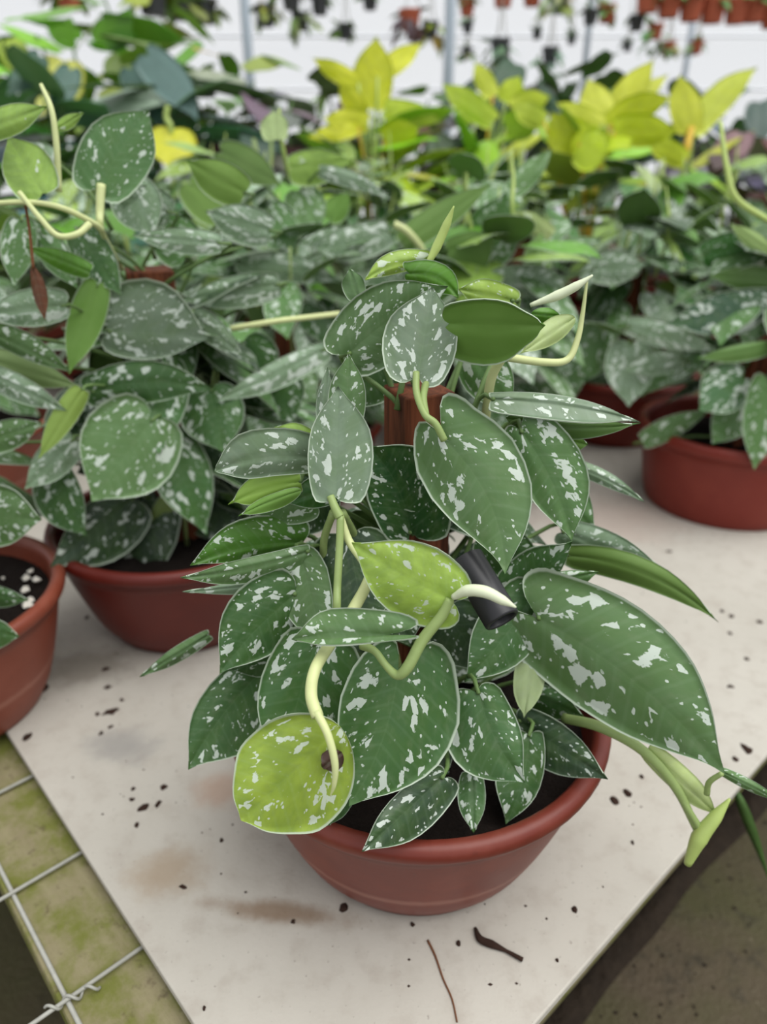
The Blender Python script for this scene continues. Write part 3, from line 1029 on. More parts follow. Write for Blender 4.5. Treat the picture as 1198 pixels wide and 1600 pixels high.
P(112, 690, 38, 765, 30, 30, .10, .12, 's', lobe=.08)
P(90, 735, 135, 838, 50, 26, .09, .115, 'd', lobe=.08, bend=4)
P(205, 782, 78, 886, 40, 60, .06, .112, 'k', lobe=.08)
P(122, 362, 190, 462, 30, 30, .06, .08, 'd', lobe=.05)
P(34, 345, 22, 448, 30, 28, .06, .08, 'e', lobe=.05)
P(58, 362, 122, 452, 22, 26, .05, .07, 'e', lobe=.05)
P(158, 290, 233, 172, 56, 62, .075, .055, 'm', lobe=.14, pk=.42, blunt=.05, bend=-4, petiole=False, color=srgb(78, 116, 66, .3))
P(66, 302, 12, 212, 40, 40, .12, .10, 'l', lobe=.05, pk=.42, petiole=False)
P(-30, 205, 74, 166, 26, 26, .12, .11, 'l', lobe=.05, petiole=False, pk=.4)
P(88, 202, 130, 176, 12, 12, .08, .08, 'l', lobe=.0, petiole=False, pk=.4)
P(85, 255, 30, 225, 22, 24, .02, .02, 's', lobe=.05)
P(140, 425, 40, 385, 18, 16, .09, .10, 'b', lobe=.02, petiole=False)
P(260, 330, 175, 300, 30, 34, .02, .03, 's', lobe=.1)
P(200, 290, 240, 370, 40, 40, .02, .04, 's', lobe=.1)
P(340, 380, 205, 368, 20, 22, .06, .07, 's', lobe=.05)
P(290, 400, 250, 330, 40, 40, .01, .0, 'e', lobe=.1)
P(430, 445, 280, 470, 26, 28, .0, .03, 's', lobe=.05)
P(380, 300, 290, 250, 30, 34, -.02, -.01, 'l', lobe=.05, under=True, color=srgb(120, 160, 60, 0))
P(420, 360, 320, 330, 30, 34, -.02, -.01, 's', lobe=.05)
P(270, 600, 190, 560, 40, 40, .03, .03, 'k', lobe=.1)
P(420, 590, 460, 660, 50, 44, -.02, .01, 'd', lobe=.1)
P(380, 540, 430, 600, 40, 40, -.02, .01, 'd', lobe=.1)
P(300, 700, 400, 770, 40, 40, .02, .03, 'k', lobe=.1)
P(290, 770, 230, 826, 24, 26, .04, .05, 'n', under=True, lobe=.03, color=srgb(120, 140, 60, 0))
P(200, 700, 120, 740, 40, 40, .03, .05, 'k', lobe=.1)
P(330, 780, 350, 850, 50, 40, .0, .03, 'k', lobe=.1)
bush(pl, 46, .13, .34, .12, seed=5, tones='dddkkee', face=1.2)


def PV(name, pts, rad, mat='stem_pale'):
    return vine(name, pts, rad, mat, plant=pl, ctr=PC)


PV('stem', [(-20, 318, .12), (50, 316, .12), (100, 326, .115), (145, 348, .10), (158, 358, .09)], [4, 5])
PV('stem', [(30, 300, .12), (62, 340, .125), (90, 368, .125), (120, 366, .12), (140, 350, .11)], [4, 5.5])
PV('stem', [(158, 288, .078), (156, 330, .085), (157, 352, .088), (164, 372, .06), (190, 420, .0)], [7, 6, 4, 4])
PV('stem', [(64, 132, .07), (80, 170, .08), (88, 224, .085), (92, 300, .09)], [3, 5, 5])
PV('stem', [(530, 490, -.02), (470, 497, .01), (430, 502, .03), (352, 516, .03), (320, 530, .0)], [4, 5])
PV('dry_stalk', [(36, 300, .11), (46, 360, .12), (52, 420, .13)], [2, 2.4], 'dead')
px_leaf(pl, PC, 50, 416, 70, 500, 9, 14, .13, .135, 'k', lobe=0, pk=.5, color=srgb(104, 62, 40, 0), kindmat=('ptop', 'ptop'), name='dead_leaf', petiole=False, n=12)

# nearest on the left, half out of frame
QX, QY = -0.398, 0.535
qp = empty('potted_pothos', (QX, QY, 0), 'satin pothos in the orange-brown pot cut by the picture edge, perlite on its soil', 'potted plant', GR)
make_pot(qp, R=.118, rb=.082, mat='pot_orange', fill=.018)
QC = (QX, QY, .10)
px_leaf(qp, QC, -40, 805, 65, 812, 48, 50, .02, .03, 'm', lobe=.1)
px_leaf(qp, QC, -30, 980, 30, 995, 30, 18, .07, .075, 'd', lobe=.05)
px_leaf(qp, QC, -40, 925, 45, 938, 20, 16, .02, .03, 'd', lobe=.05)
bush(qp, 16, .14, .30, .13, seed=9, face=3.1, tones='ddme')
rr = random.Random(4)
for k in range(26):
    a, q = rr.uniform(-.9, .9), rr.uniform(.03, .098)
    s = rr.uniform(.002, .0045)
    v = [(s * rr.uniform(.7, 1.3) * x, s * rr.uniform(.7, 1.3) * y, s * rr.uniform(.7, 1.2) * z) for x, y, z in
         [(1, 0, 0), (-1, 0, 0), (0, 1, 0), (0, -1, 0), (0, 0, 1), (0, 0, -1)]]
    f = [(0, 2, 4), (2, 1, 4), (1, 3, 4), (3, 0, 4), (2, 0, 5), (1, 2, 5), (3, 1, 5), (0, 3, 5)]
    o = mesh_obj('perlite_grain', v, f, M['perlite'], qp, smooth=False)
    o.location = (q * math.cos(a), q * math.sin(a) - .01, .118 - .018 + .004)

for x, y, s in [(22, 936, .0055), (38, 922, .006), (48, 938, .005), (12, 925, .004), (40, 945, .0045), (18, 850, .004), (48, 892, .004)]:
    g = ground(x, y, .104) - np.array(qp.location)
    v = [(s * rr.uniform(.6, 1.3) * a, s * rr.uniform(.6, 1.3) * b, s * rr.uniform(.5, 1.0) * c) for a, b, c in
         [(1, 0, 0), (-1, 0, 0), (0, 1, 0), (0, -1, 0), (0, 0, 1), (0, 0, -1)]]
    o = mesh_obj('perlite_grain', v, f, M['perlite'], qp, smooth=False)
    o.location = g

# the red-brown pot at the right
RX, RY = 0.492, 0.979
rp = empty('potted_pothos', (RX, RY, 0), 'satin pothos in the steep red-brown pot standing at the far side of the board', 'potted plant', GR)
make_pot(rp, R=.13, rb=.108, mat='pot_red', lip=.016, fill=.03)
RC = (RX, RY, .09)
make_stake(rp, .02, .30, .035, .5)


def Rr(*a, **k):
    k.setdefault('n', 14)
    return px_leaf(rp, RC, *a, **k)


Rr(1215, 478, 1040, 506, 36, 34, .06, .10, 'd', lobe=.06, pk=.42, color=srgb(62, 92, 70, .8))
Rr(985, 512, 1122, 548, 18, 24, .04, .08, 's', lobe=.06)
Rr(1062, 560, 972, 578, 18, 20, .03, .06, 's', lobe=.06)
Rr(1160, 592, 1092, 642, 44, 34, .10, .125, 'e', lobe=.13, pk=.4, color=srgb(72, 112, 70, .9))
Rr(1160, 630, 1112, 694, 30, 32, .08, .105, 'e', lobe=.08)
Rr(1198, 596, 1178, 734, 30, 34, .12, .135, 'e', lobe=.08, pk=.4)
Rr(1200, 540, 1086, 560, 10, 18, .10, .12, 'n', lobe=.02, under=True)
Rr(1215, 440, 1105, 430, 22, 20, .04, .06, 'n', lobe=.05, under=True)
Rr(1205, 395, 1138, 348, 14, 16, .06, .06, 'p', lobe=.0, under=True, color=srgb(164, 190, 120, 0))
Rr(1100, 400, 1200, 370, 26, 26, .0, .02, 'n', lobe=.05)
Rr(1005, 690, 1110, 640, 16, 20, .06, .07, 'e', lobe=.02)
Rr(985, 540, 982, 636, 40, 40, .02, .045, 's', lobe=.1)
Rr(940, 520, 905, 600, 40, 34, -.01, .0, 'e', lobe=.1)
bush(rp, 40, .15, .36, .12, seed=21, tones='eedsk', face=1.2)
vine('stem', [(1125, 190, .0), (1135, 260, .02), (1150, 310, .03), (1200, 345, .03)], [3, 5, 5], 'stem_lime', plant=rp, ctr=RC)

pothos(.41, 1.265, 'satin pothos in the shaded dark red pot behind the steep red-brown pot', seed=31, h=.37, n=46, mat='pot_red', tones='eesdk')
pothos(-.60, .99, 'satin pothos at the picture edge behind the plant with the long loose vine', seed=32, h=.40, mat='pot_orange')
m1 = pothos(-.13, 1.0, 'satin pothos behind the front plant with the brown stake hole between its leaves', seed=33, h=.36, n=40, tones='eesdm')
m2 = pothos(.15, 1.03, 'satin pothos directly behind the top leaves of the front plant', seed=34, h=.37, n=44, tones='eesdm')
MC1, MC2 = (-.13, 1.0, .12), (.15, 1.03, .12)


def G1(*a, **k):
    return px_leaf(m1, MC1, *a, n=14, **k)


def G2(*a, **k):
    return px_leaf(m2, MC2, *a, n=14, **k)


G1(606, 362, 494, 388, 28, 30, .06, .09, 's', blunt=.1, pk=.5, lobe=.03, bend=-4)
G1(385, 412, 536, 442, 26, 22, .06, .05, 's', bend=-8)
G1(500, 268, 612, 312, 14, 14, .06, .08, 's', under=False, bend=-6, lobe=.02)
G1(455, 262, 550, 250, 34, 26, .03, .04, 'l', lobe=.05, petiole=False)
G1(468, 300, 500, 360, 34, 30, .02, .04, 'm', color=srgb(110, 146, 90, .7))
G1(516, 340, 545, 300, 20, 20, .03, .02, 'b', under=True)
G1(350, 240, 440, 290, 26, 30, .02, .05, 'b', under=True, color=srgb(74, 112, 44, 0))
G1(420, 330, 460, 400, 34, 34, .02, .05, 'e')
G1(300, 290, 370, 360, 34, 34, .02, .05, 'b', under=True, color=srgb(110, 150, 60, 0))
G1(432, 218, 428, 172, 20, 24, .035, .03, 'p', lobe=.02, pk=.5, petiole=False, kindmat=('ptop', 'ptop'))
G2(630, 380, 770, 285, 22, 26, .05, .02, 'n', under=True, lobe=.03, color=srgb(90, 130, 56, 0))
G2(760, 400, 790, 300, 42, 46, .0, .01, 'e')
G2(700, 390, 772, 372, 50, 20, .05, .06, 'n', under=True, lobe=.05, blunt=.2, color=srgb(82, 122, 50, 0))
G2(772, 440, 884, 436, 28, 26, .07, .08, 's', lobe=.03, pk=.45, blunt=.1)
G2(840, 420, 846, 362, 24, 24, .02, .01, 'l', color=srgb(130, 166, 90, .5))
G2(830, 600, 920, 590, 46, 40, .06, .06, 'd', lobe=.06)
G2(760, 580, 900, 570, 30, 22, .05, .07, 's', lobe=.05)
G2(830, 500, 900, 580, 44, 44, .03, .05, 'e')
G2(930, 420, 1010, 412, 28, 26, .04, .04, 's')
G2(860, 370, 800, 330, 20, 18, .0, .01, 'p', lobe=.02, blunt=.1, color=srgb(180, 196, 130, 0), petiole=False)
G2(800, 300, 864, 232, 18, 20, .0, -.01, 'm', lobe=.02, color=srgb(120, 156, 100, .5), petiole=False)
vine('stem', [(798, 236, .01), (802, 280, .02), (800, 325, .03), (806, 380, .0)], [2, 3, 3], 'stem_lime', plant=m2, ctr=MC2)
vine('stem', [(436, 170, .02), (440, 220, .02), (452, 280, .0)], [2, 3.4, 3.4], 'stem_lime', plant=m1, ctr=MC1)
vine('stem', [(615, 350, .06), (636, 362, .06), (660, 392, .05), (664, 420, .04)], [6, 6, 5], 'stem_pale', plant=m2, ctr=MC2)
# brown stakes seen between the leaves
make_stake(m2, .05, at(815, 350, 1.06)[2], .03, .2, at(815, 350, 1.06)[0] - .15, .03)

COLN = ['leftmost', 'second from the left', 'third from the left', 'fourth from the left', 'fifth from the left', 'sixth from the left', 'seventh from the left', 'eighth from the left']
ROWS = [(1.29, [-.78, -.45, -.13, .13, .74], 'row just behind the nearest plants', .40, 34, 'eesdmm'),
        (1.57, [-.92, -.62, -.32, -.02, .28, .58, .90], 'row in the middle of the bench', .42, 32, 'emsnmg'),
        (1.86, [-1.05, -.72, -.40, -.08, .24, .56, .88, 1.2], 'row in front of the yellow plants', .43, 30, 'emmmgl')]
sd = 50
for Y, xs, rowname, h, n, tn in ROWS:
    for i, x in enumerate(xs):
        sd += 1
        pothos(x + rnd.uniform(-.03, .03), Y + rnd.uniform(-.04, .04), 'silver-splashed satin pothos, %s in the %s' % (COLN[i], rowname), n=n, h=h + rnd.uniform(-.03, .04),
               rmax=.18, seed=sd, tones=tn + ['ly', 'bn', 'lb'][i % 3], zlo=.16, stake=(i % 2 == 0))

# ---------------------------------------------------------------- yellow philodendrons
YEL = srgb(208, 208, 44, 0)


def yellow(px, Y, label, leaves, seed, extra=16):
    b = at(px, 237, Y)
    p = empty('yellow_philodendron', (b[0], Y, 0), label, 'potted plant', 'yellow philodendrons')
    make_pot(p, mat='pot_red', R=.12, H=.14, rb=.09)
    c = (b[0], Y, .13)
    for lf in leaves:
        Bx, By, Tx, Ty, wa, wb, qB, qT = lf[:8]
        c8 = lf[8] if len(lf) > 8 else (212, 212, 48)
        colr = srgb(c8[0] + 14, min(255, c8[1] + 16), c8[2] + 14, 0)
        px_leaf(p, c, Bx, By, Tx, Ty, wa * 1.2, wb * 1.2, qB, qT, 'y', lobe=.02, pk=.45, kindmat=('ptop', 'punder'), color=colr, n=12, petiole=False,
                bend=(lf[9] if len(lf) > 9 else 0), wave=.006)
        e = np.array([b[0] + rnd.uniform(-.03, .03), Y, .22])
        B3 = at(Bx, By, Y - qB)
        o = np.array(p.location)
        tube('leaf_stalk', [B3 - o, (B3 + e) / 2 + np.array([0, 0, .02]) - o, e - o], [.003, .004, .005], M['stem_lime' if rnd.random() < .7 else 'stem_orange'], p, n=8, sides=6)
    r = random.Random(seed)
    for k in range(extra):
        az = r.uniform(0, 6.28)
        place_leaf(p, 'lance', r.randrange(6), (.03 * math.cos(az), .03 * math.sin(az), r.uniform(.32, .50)), az, r.uniform(-.3, .8), r.uniform(-.5, .5),
                   r.uniform(.16, .22), srgb(r.randint(150, 205), r.randint(196, 224), r.randint(40, 70), 0))
    return p


yellow(577, 2.05, 'yellow philodendron with one tall upright leaf, beside the grey steel pole', [
    (580, 170, 588, 56, 26, 28, 0, 0), (560, 130, 488, 90, 12, 14, .02, .05), (590, 120, 660, 66, 14, 16, 0, -.05), (565, 180, 530, 128, 14, 14, .05, .08),
    (575, 190, 505, 185, 16, 18, .08, .14, (206, 206, 50)), (600, 220, 655, 200, 22, 22, .05, .12, (198, 210, 40)), (600, 170, 690, 190, 16, 18, 0, .1, (190, 206, 60)), (560, 200, 480, 215, 12, 12, .1, .15)], 3)
yellow(745, 2.15, 'lime yellow philodendron between the two tall yellow plants', [
    (770, 150, 742, 96, 13, 14, 0, 0, (214, 220, 80)), (790, 160, 812, 118, 16, 16, 0, 0, (200, 214, 60)), (770, 190, 690, 130, 18, 18, .05, .08, (190, 206, 70)),
    (800, 170, 860, 150, 16, 18, .02, .04, (208, 216, 70)), (790, 200, 845, 185, 22, 22, .05, .1, (160, 190, 50)), (740, 190, 725, 150, 14, 14, .02, .04, (188, 208, 60))], 4)
yellow(925, 2.0, 'bright yellow philodendron with a crown of broad leaves and an orange stalk', [
    (948, 196, 918, 122, 22, 24, .02, .0, (216, 218, 80)), (950, 190, 1022, 92, 20, 20, 0, -.02, (214, 216, 70)), (955, 195, 1050, 152, 18, 20, .04, .08, (206, 212, 40), -6),
    (950, 190, 1045, 115, 14, 14, 0, -.03, (220, 222, 90)), (940, 195, 868, 160, 14, 14, .04, .08, (216, 218, 80)), (960, 205, 1060, 205, 22, 24, .06, .12, (196, 208, 30)),
    (910, 245, 860, 175, 28, 28, .06, .08, (204, 212, 50)), (935, 250, 915, 190, 24, 30, .1, .1, (190, 206, 30)), (905, 225, 950, 250, 30, 30, .12, .16, (186, 206, 40)), (850, 190, 800, 165, 16, 16, .0, .04, (200, 214, 80))], 5, 14)
yellow(1075, 2.05, 'yellow philodendron with two raised pointed leaves on an orange stalk by the hanging pots', [
    (1078, 206, 1062, 116, 22, 22, 0, 0, (214, 216, 70)), (1082, 205, 1184, 104, 18, 20, 0, -.04, (204, 212, 80), -6), (1070, 250, 1010, 215, 16, 18, .05, .1, (200, 210, 50))], 6, 4)
vine('leaf_stalk', [(1080, 200, .0), (1074, 225, .02), (1068, 252, .03)], [5, 6, 5], 'stem_orange', plant=bpy.data.objects['yellow_philodendron.003'], ctr=(at(1075, 237, 2.05)[0], 2.05, .13))
# the fallen-in yellow heart among the green ones
yl = empty('yellow_vine', (at(268, 230, 1.72)[0], 1.72, 0), 'small plant with a single hanging yellow leaf among the green ones', 'potted plant')
make_pot(yl, R=.09, rb=.06)
px_leaf(yl, (yl.location.x, 1.72, .1), 268, 205, 262, 262, 36, 42, .0, .06, 'y', lobe=.12, kindmat=('ptop', 'punder'), color=srgb(206, 206, 52, 0), petiole=False)
vine('stem', [(262, 165, 0), (260, 185, .0), (268, 206, .0), (272, 300, -.04)], [4, 4, 4], 'stem_lime', plant=yl, ctr=(yl.location.x, 1.72, .1))


# ---------------------------------------------------------------- darker foliage plants behind
def foliage(name, px, Y, label, cat, kind, colors, n, zlo, zhi, rmax, size, seed, leaves=(), group=None, mat='darkpot'):
    b = at(px, 237, Y)
    p = empty(name, (b[0], Y, 0), label, cat, group)
    make_pot(p, mat=mat, R=.12, H=.15, rb=.09)
    r = random.Random(seed)
    for k in range(n):
        t = (k + .5) / n
        az = k * 2.4 + r.uniform(-.4, .4)
        c = r.choice(colors)
        place_leaf(p, kind, r.randrange(6), (rmax * .5 * r.uniform(.3, 1) * math.cos(az), rmax * .5 * r.uniform(.3, 1) * math.sin(az), zlo + (zhi - zlo) * t),
                   az, r.uniform(-.9, .5), r.uniform(-.5, .5), r.uniform(*size), srgb(*[min(255, x * r.uniform(.85, 1.15)) for x in c], 0))
    for k in range(6):
        az = k * 1.05
        h = zlo + (zhi - zlo) * r.random()
        tube('stem', [(0, 0, .12), (.03 * math.cos(az), .03 * math.sin(az), h * .6), (rmax * .4 * math.cos(az), rmax * .4 * math.sin(az), h)], [.006, .005, .004], M['grass'], p, n=6, sides=5)
    for lf in leaves:
        px_leaf(p, (b[0], Y, .15), *lf[:8], 'm', lobe=lf[10] if len(lf) > 10 else .1, pk=.3, kindmat=('ptop', 'punder'), color=srgb(*lf[8], 0), n=12, petiole=False, bend=lf[9] if len(lf) > 9 else 0)
    return p


BLUEG = [(130, 156, 148), (140, 162, 156), (106, 136, 120), (92, 130, 90)]
PURP = [(124, 116, 128), (84, 60, 66), (150, 142, 154), (104, 112, 108), (72, 74, 70)]
GREEN = [(144, 198, 56), (124, 182, 60), (104, 156, 66), (170, 208, 80)]
foliage('arrowhead_plant', 262, 2.2, 'blue-green arrow-leaved plant with one broad drooping leaf', 'foliage plant', 'arrow', BLUEG, 22, .30, .62, .3, (.16, .22), 71,
        [(232, 88, 310, 190, 34, 26, .05, .16, (112, 140, 136), -8), (205, 110, 255, 200, 26, 26, .0, .05, (88, 118, 110))])
foliage('arrowhead_plant', 95, 2.1, 'blue-green arrow-leaved plant below the bright green leaves', 'foliage plant', 'arrow', BLUEG, 24, .28, .60, .32, (.16, .22), 72,
        [(110, 110, 80, 185, 24, 24, .0, .08, (84, 116, 106)), (60, 90, 10, 150, 22, 26, .04, .1, (80, 110, 96))])
foliage('broadleaf_plant', 150, 2.5, 'bright green broad-leaved plant at the back of the bench', 'foliage plant', 'broad', GREEN, 22, .38, .80, .3, (.16, .24), 73,
        [(175, 65, 205, 10, 20, 20, 0, 0, (96, 150, 44)), (160, 65, 178, 18, 22, 22, 0, 0, (104, 160, 40)), (118, 62, 68, 30, 20, 22, 0, 0, (110, 168, 40)), (95, 60, 112, 26, 20, 20, 0, 0, (110, 164, 44)), (170, 70, 212, 52, 16, 18, .05, .06, (74, 128, 30))])
foliage('broadleaf_plant', 30, 2.6, 'mid green broad-leaved plant in the far corner by the picture edge', 'foliage plant', 'broad', GREEN, 22, .36, .82, .3, (.16, .24), 74)
foliage('purple_leaf_plant', 385, 2.3, 'dusky purple-leaved plant in front of the grey steel pole', 'foliage plant', 'broad', PURP, 34, .28, .60, .34, (.12, .18), 75)
foliage('purple_leaf_plant', 470, 2.5, 'dark purple-leaved plant beside the tall yellow leaf', 'foliage plant', 'broad', PURP, 32, .30, .64, .34, (.12, .18), 76)
foliage('purple_leaf_plant', 1165, 2.2, 'dark purple-leaved plant behind the raised yellow leaves', 'foliage plant', 'broad', PURP[:3] + [(84, 40, 32)], 26, .26, .50, .3, (.14, .2), 77)
foliage('broadleaf_plant', 350, 2.9, 'light green bushy plant behind the purple leaves', 'foliage plant', 'broad', [(150, 176, 80), (110, 150, 60), (170, 180, 90)], 26, .36, .78, .3, (.12, .18), 78)
foliage('broadleaf_plant', 240, 3.1, 'yellow-green bushy plant far behind the arrow leaves', 'foliage plant', 'broad', [(150, 170, 50), (110, 150, 60), (120, 150, 70)], 26, .44, 1.0, .3, (.14, .2), 79)
foliage('dark_shrub', 810, 2.8, 'dark green shrub behind the lime yellow plant', 'foliage plant', 'broad', [(40, 76, 42), (54, 92, 50), (64, 104, 64)], 30, .34, .72, .34, (.14, .2), 80)
foliage('dark_shrub', 905, 2.9, 'deep green plant below the far hanging baskets', 'foliage plant', 'broad', [(46, 90, 40), (58, 110, 44), (84, 110, 90)], 30, .34, .70, .34, (.14, .2), 81)
foliage('dark_shrub', 1040, 2.9, 'grey green shrub between the raised yellow leaves', 'foliage plant', 'broad', [(74, 104, 90), (58, 92, 62), (100, 128, 116)], 30, .30, .62, .34, (.14, .2), 82)
foliage('dark_shrub', 1160, 3.0, 'grey green shrub under the row of hanging terracotta pots', 'foliage plant', 'broad', [(74, 104, 90), (58, 92, 62), (100, 128, 116)], 30, .30, .62, .34, (.14, .2), 83)
foliage('dark_shrub', 640, 2.9, 'brownish green plant behind the tall yellow leaf', 'foliage plant', 'broad', [(60, 70, 42), (74, 46, 38), (64, 100, 50)], 30, .30, .62, .34, (.14, .2), 84)
foliage('dark_shrub', 540, 3.0, 'pale mixed green shrub between the two grey poles', 'foliage plant', 'broad', [(120, 150, 70), (94, 124, 70), (150, 160, 100)], 26, .34, .72, .34, (.12, .18), 85)
foliage('dark_shrub', 720, 3.1, 'small green shrub at the foot of the second grey pole', 'foliage plant', 'broad', [(94, 124, 60), (150, 160, 60), (60, 90, 56)], 26, .30, .66, .34, (.12, .18), 86)

# ---------------------------------------------------------------- poles, rails and hanging pots far behind
POLES = [(386, 4.2, .024, 'grey steel pole rising behind the purple leaves'), (702, 4.2, .026, 'grey steel pole rising behind the lime yellow plant'),
         (918, 5.2, .019, 'thin grey steel pole behind the broad yellow crown'), (1078, 5.6, .019, 'thin grey steel pole under the row of hanging terracotta pots')]
for px, Y, r, lab in POLES:
    c = at(px, 60, Y)
    o = tube('support_pole', [(c[0], Y, FLOOR_Z), (c[0], Y, 2.3)], [r, r], M['pole'], n=2, sides=16)
    tag(o, lab, 'pole', 'greenhouse support poles')


HPM = {}


def hang_pot(px, py, Y, w, label, group, matname, green, seed, top=2.25, nleaf=12, trail=0.0):
    """py: the pot's bottom; w: its width in metres"""
    c = at(px, py, Y)
    p = empty('hanging_pot', (c[0], Y, c[2]), label, 'hanging pot', group)
    r = w / 2
    key = (matname, round(w, 3))
    if key not in HPM:
        v, f = lathe_data([(0, 0), (r * .72, 0), (r * .95, w * .72), (r * 1.04, w * .73), (r * 1.04, w * .86), (r * .95, w * .86), (r * .9, w * .75), (0, w * .74)], 20)
        me = bpy.data.meshes.new('pot'); me.from_pydata(v, [], f); me.materials.append(M[matname]); me.update()
        HPM[key] = me
    o = bpy.data.objects.new('pot', HPM[key]); link(o, p)
    for k in range(3):
        a = k * 2.1
        tube('hanger_wire', [(r * math.cos(a), r * math.sin(a), w * .85), (0, 0, w * 2.6), (0, 0, top - c[2])], [.003, .003], M['wire'], p, n=4, sides=4)
    rr = random.Random(seed)
    for k in range(nleaf):
        az = rr.uniform(0, 6.28)
        dz = -trail * rr.random()
        rad = r * rr.uniform(.2, .9) if dz > -.02 else r * 1.1
        place_leaf(p, 'broad', rr.randrange(6), (rad * math.cos(az), rad * math.sin(az), w * .85 + dz), az, rr.uniform(-.6, 1.1) if dz > -.02 else rr.uniform(-1.3, -.2),
                   rr.uniform(-.5, .5), w * rr.uniform(.5, .9), srgb(*[x * rr.uniform(.85, 1.15) for x in green], 0))
    return p


G_ = 'terracotta pots hanging in a row'
for i, x in enumerate([1010, 1043, 1077, 1111, 1147, 1175, 1204]):
    hang_pot(x, [20, 28, 34, 37, 38, 36, 45][i], 4.5, .128, 'terracotta pot, %s in the row hanging at the top' % COLN[i], G_, 'farpot', (96, 140, 70), 200 + i, nleaf=10)
HP = [(729, 25, 4.9, .09, 'farpot', 'small red pot hanging just beside the second pole', (120, 140, 90), 0),
      (785, 12, 5.0, .12, 'farpot', 'red pot cut by the picture top, first of a pair', (110, 140, 80), 0), (830, 10, 5.0, .11, 'farpot', 'red pot cut by the picture top, second of a pair', (110, 140, 80), 0),
      (870, 22, 4.8, .11, 'grass', 'green basket hanging beside the pair of red pots', (150, 170, 110), .08),
      (921, 39, 4.9, .085, 'darkpot', 'dark pot hanging in front of a thin pole', (150, 172, 130), 0), (946, 36, 5.0, .10, 'farpot', 'terracotta pot hanging next to the dark pot', (160, 176, 110), .04),
      (993, 49, 5.0, .09, 'darkpot', 'dark pot with pale foliage below the row of terracotta pots', (150, 180, 120), 0),
      (1022, 62, 5.1, .09, 'farpot', 'terracotta pot with trailing foliage under the hanging row', (130, 160, 100), .12),
      (1042, 87, 5.2, .085, 'farpot', 'terracotta pot hanging low under the row', (140, 166, 110), .05),
      (1086, 85, 5.2, .08, 'farpot', 'low terracotta pot with spreading pale leaves', (140, 166, 110), .05),
      (892, 70, 5.6, .06, 'darkpot', 'tiny dark pot hanging between the baskets', (110, 140, 110), 0), (979, 81, 5.6, .06, 'darkpot', 'tiny dark pot hanging alone against the white film', (110, 140, 110), 0),
      (780, 92, 4.4, .10, 'darkpot', 'hanging basket with a long dark green trailing plant', (84, 116, 84), .30),
      (858, 100, 4.6, .09, 'darkpot', 'hanging basket with a grey green trailing plant', (110, 136, 112), .26),
      (838, 62, 5.4, .06, 'darkpot', 'tiny dark pot above the trailing baskets', (110, 140, 110), 0),
      (730, 52, 5.4, .07, 'darkpot', 'small dark pot under the small red pot', (120, 150, 100), 0), (729, 92, 5.4, .07, 'darkpot', 'small dark pot lowest beside the second pole', (120, 140, 90), .05),
      (416, 42, 4.6, .11, 'darkpot', 'hanging pot with upright yellow green leaves beside the first pole', (150, 168, 60), .05),
      (455, 16, 4.8, .11, 'darkpot', 'dark hanging pot at the picture top, right of the first pole', (120, 150, 90), .02), (500, 24, 4.9, .10, 'darkpot', 'dark hanging pot between the poles with small leaves', (120, 150, 90), .02),
      (540, 62, 5.0, .09, 'darkpot', 'dark pot with light foliage hanging low between the poles', (140, 166, 90), .06), (470, 48, 4.9, .10, 'darkpot', 'dark pot hanging low with a pale bushy plant', (150, 172, 110), .08),
      (578, 16, 4.9, .09, 'darkpot', 'small dark hanging pot above the tall yellow leaf', (120, 150, 90), .02),
      (240, 24, 4.0, .14, 'darkpot', 'dark hanging pot with yellow green plant over the back shrubs', (150, 170, 60), .06), (285, 32, 4.2, .12, 'darkpot', 'dark hanging pot with a dense green plant', (120, 156, 60), .06),
      (322, 38, 4.3, .12, 'darkpot', 'dark hanging pot with bright green bushy plant', (130, 164, 60), .06),
      (110, 16, 4.0, .12, 'farpot', 'terracotta hanging pot over the bright green leaves', (110, 150, 60), .05), (640, 50, 4.8, .12, 'farpot', 'reddish hanging pot with purple foliage near the second pole', (92, 60, 66), .12),
      (672, 60, 4.8, .09, 'darkpot', 'dark hanging pot with yellow spotted leaves near the second pole', (160, 160, 60), .10)]
for i, (x, y, Y, w, mt, lab, gcol, trail) in enumerate(HP):
    hang_pot(x, y, Y, w, lab, 'pots hanging far behind', mt, gcol, 300 + i, trail=trail, nleaf=12 + int(trail * 90))
for i, (Y, z) in enumerate([(4.5, 2.25), (5.0, 2.27)]):
    o = tube('hanging_rail', [(-6, Y, z), (6, Y, z)], [.02, .02], M['pole'], n=2, sides=8)
    tag(o, ['grey steel rail carrying the nearer hanging pots', 'grey steel rail carrying the farther hanging pots'][i], 'rail')

# ---------------------------------------------------------------- small things on the board and floor
cr = random.Random(12)


def crumb(px, py, rx, ry, ang=0.0, name='soil_crumb', label='dark soil crumb lying on the white board', cat='soil crumb', group='soil crumbs scattered on the board'):
    g = ground(px, py)
    u = (g - CAMP).dot(Fv) / FPX
    n = 9
    v = [(0, 0, 0.0022 * cr.uniform(.6, 1.2))]
    for ring, zz in ((.6, .0014), (1.0, 0.0)):
        for k in range(n):
            a = 2 * math.pi * k / n
            q = ring * cr.uniform(.6, 1.25)
            v.append((rx * u * q * math.cos(a), ry * u * 1.4 * q * math.sin(a), zz))
    f = [(0, 1 + k, 1 + (k + 1) % n) for k in range(n)]
    f += [(1 + k, 1 + n + k, 1 + n + (k + 1) % n, 1 + (k + 1) % n) for k in range(n)]
    f.append(tuple(1 + n + k for k in range(n))[::-1])
    o = mesh_obj(name, v, f, M['crumb'], smooth=False, origin=g)
    o.rotation_euler = (0, 0, ang)
    return tag(o, label, cat, group)


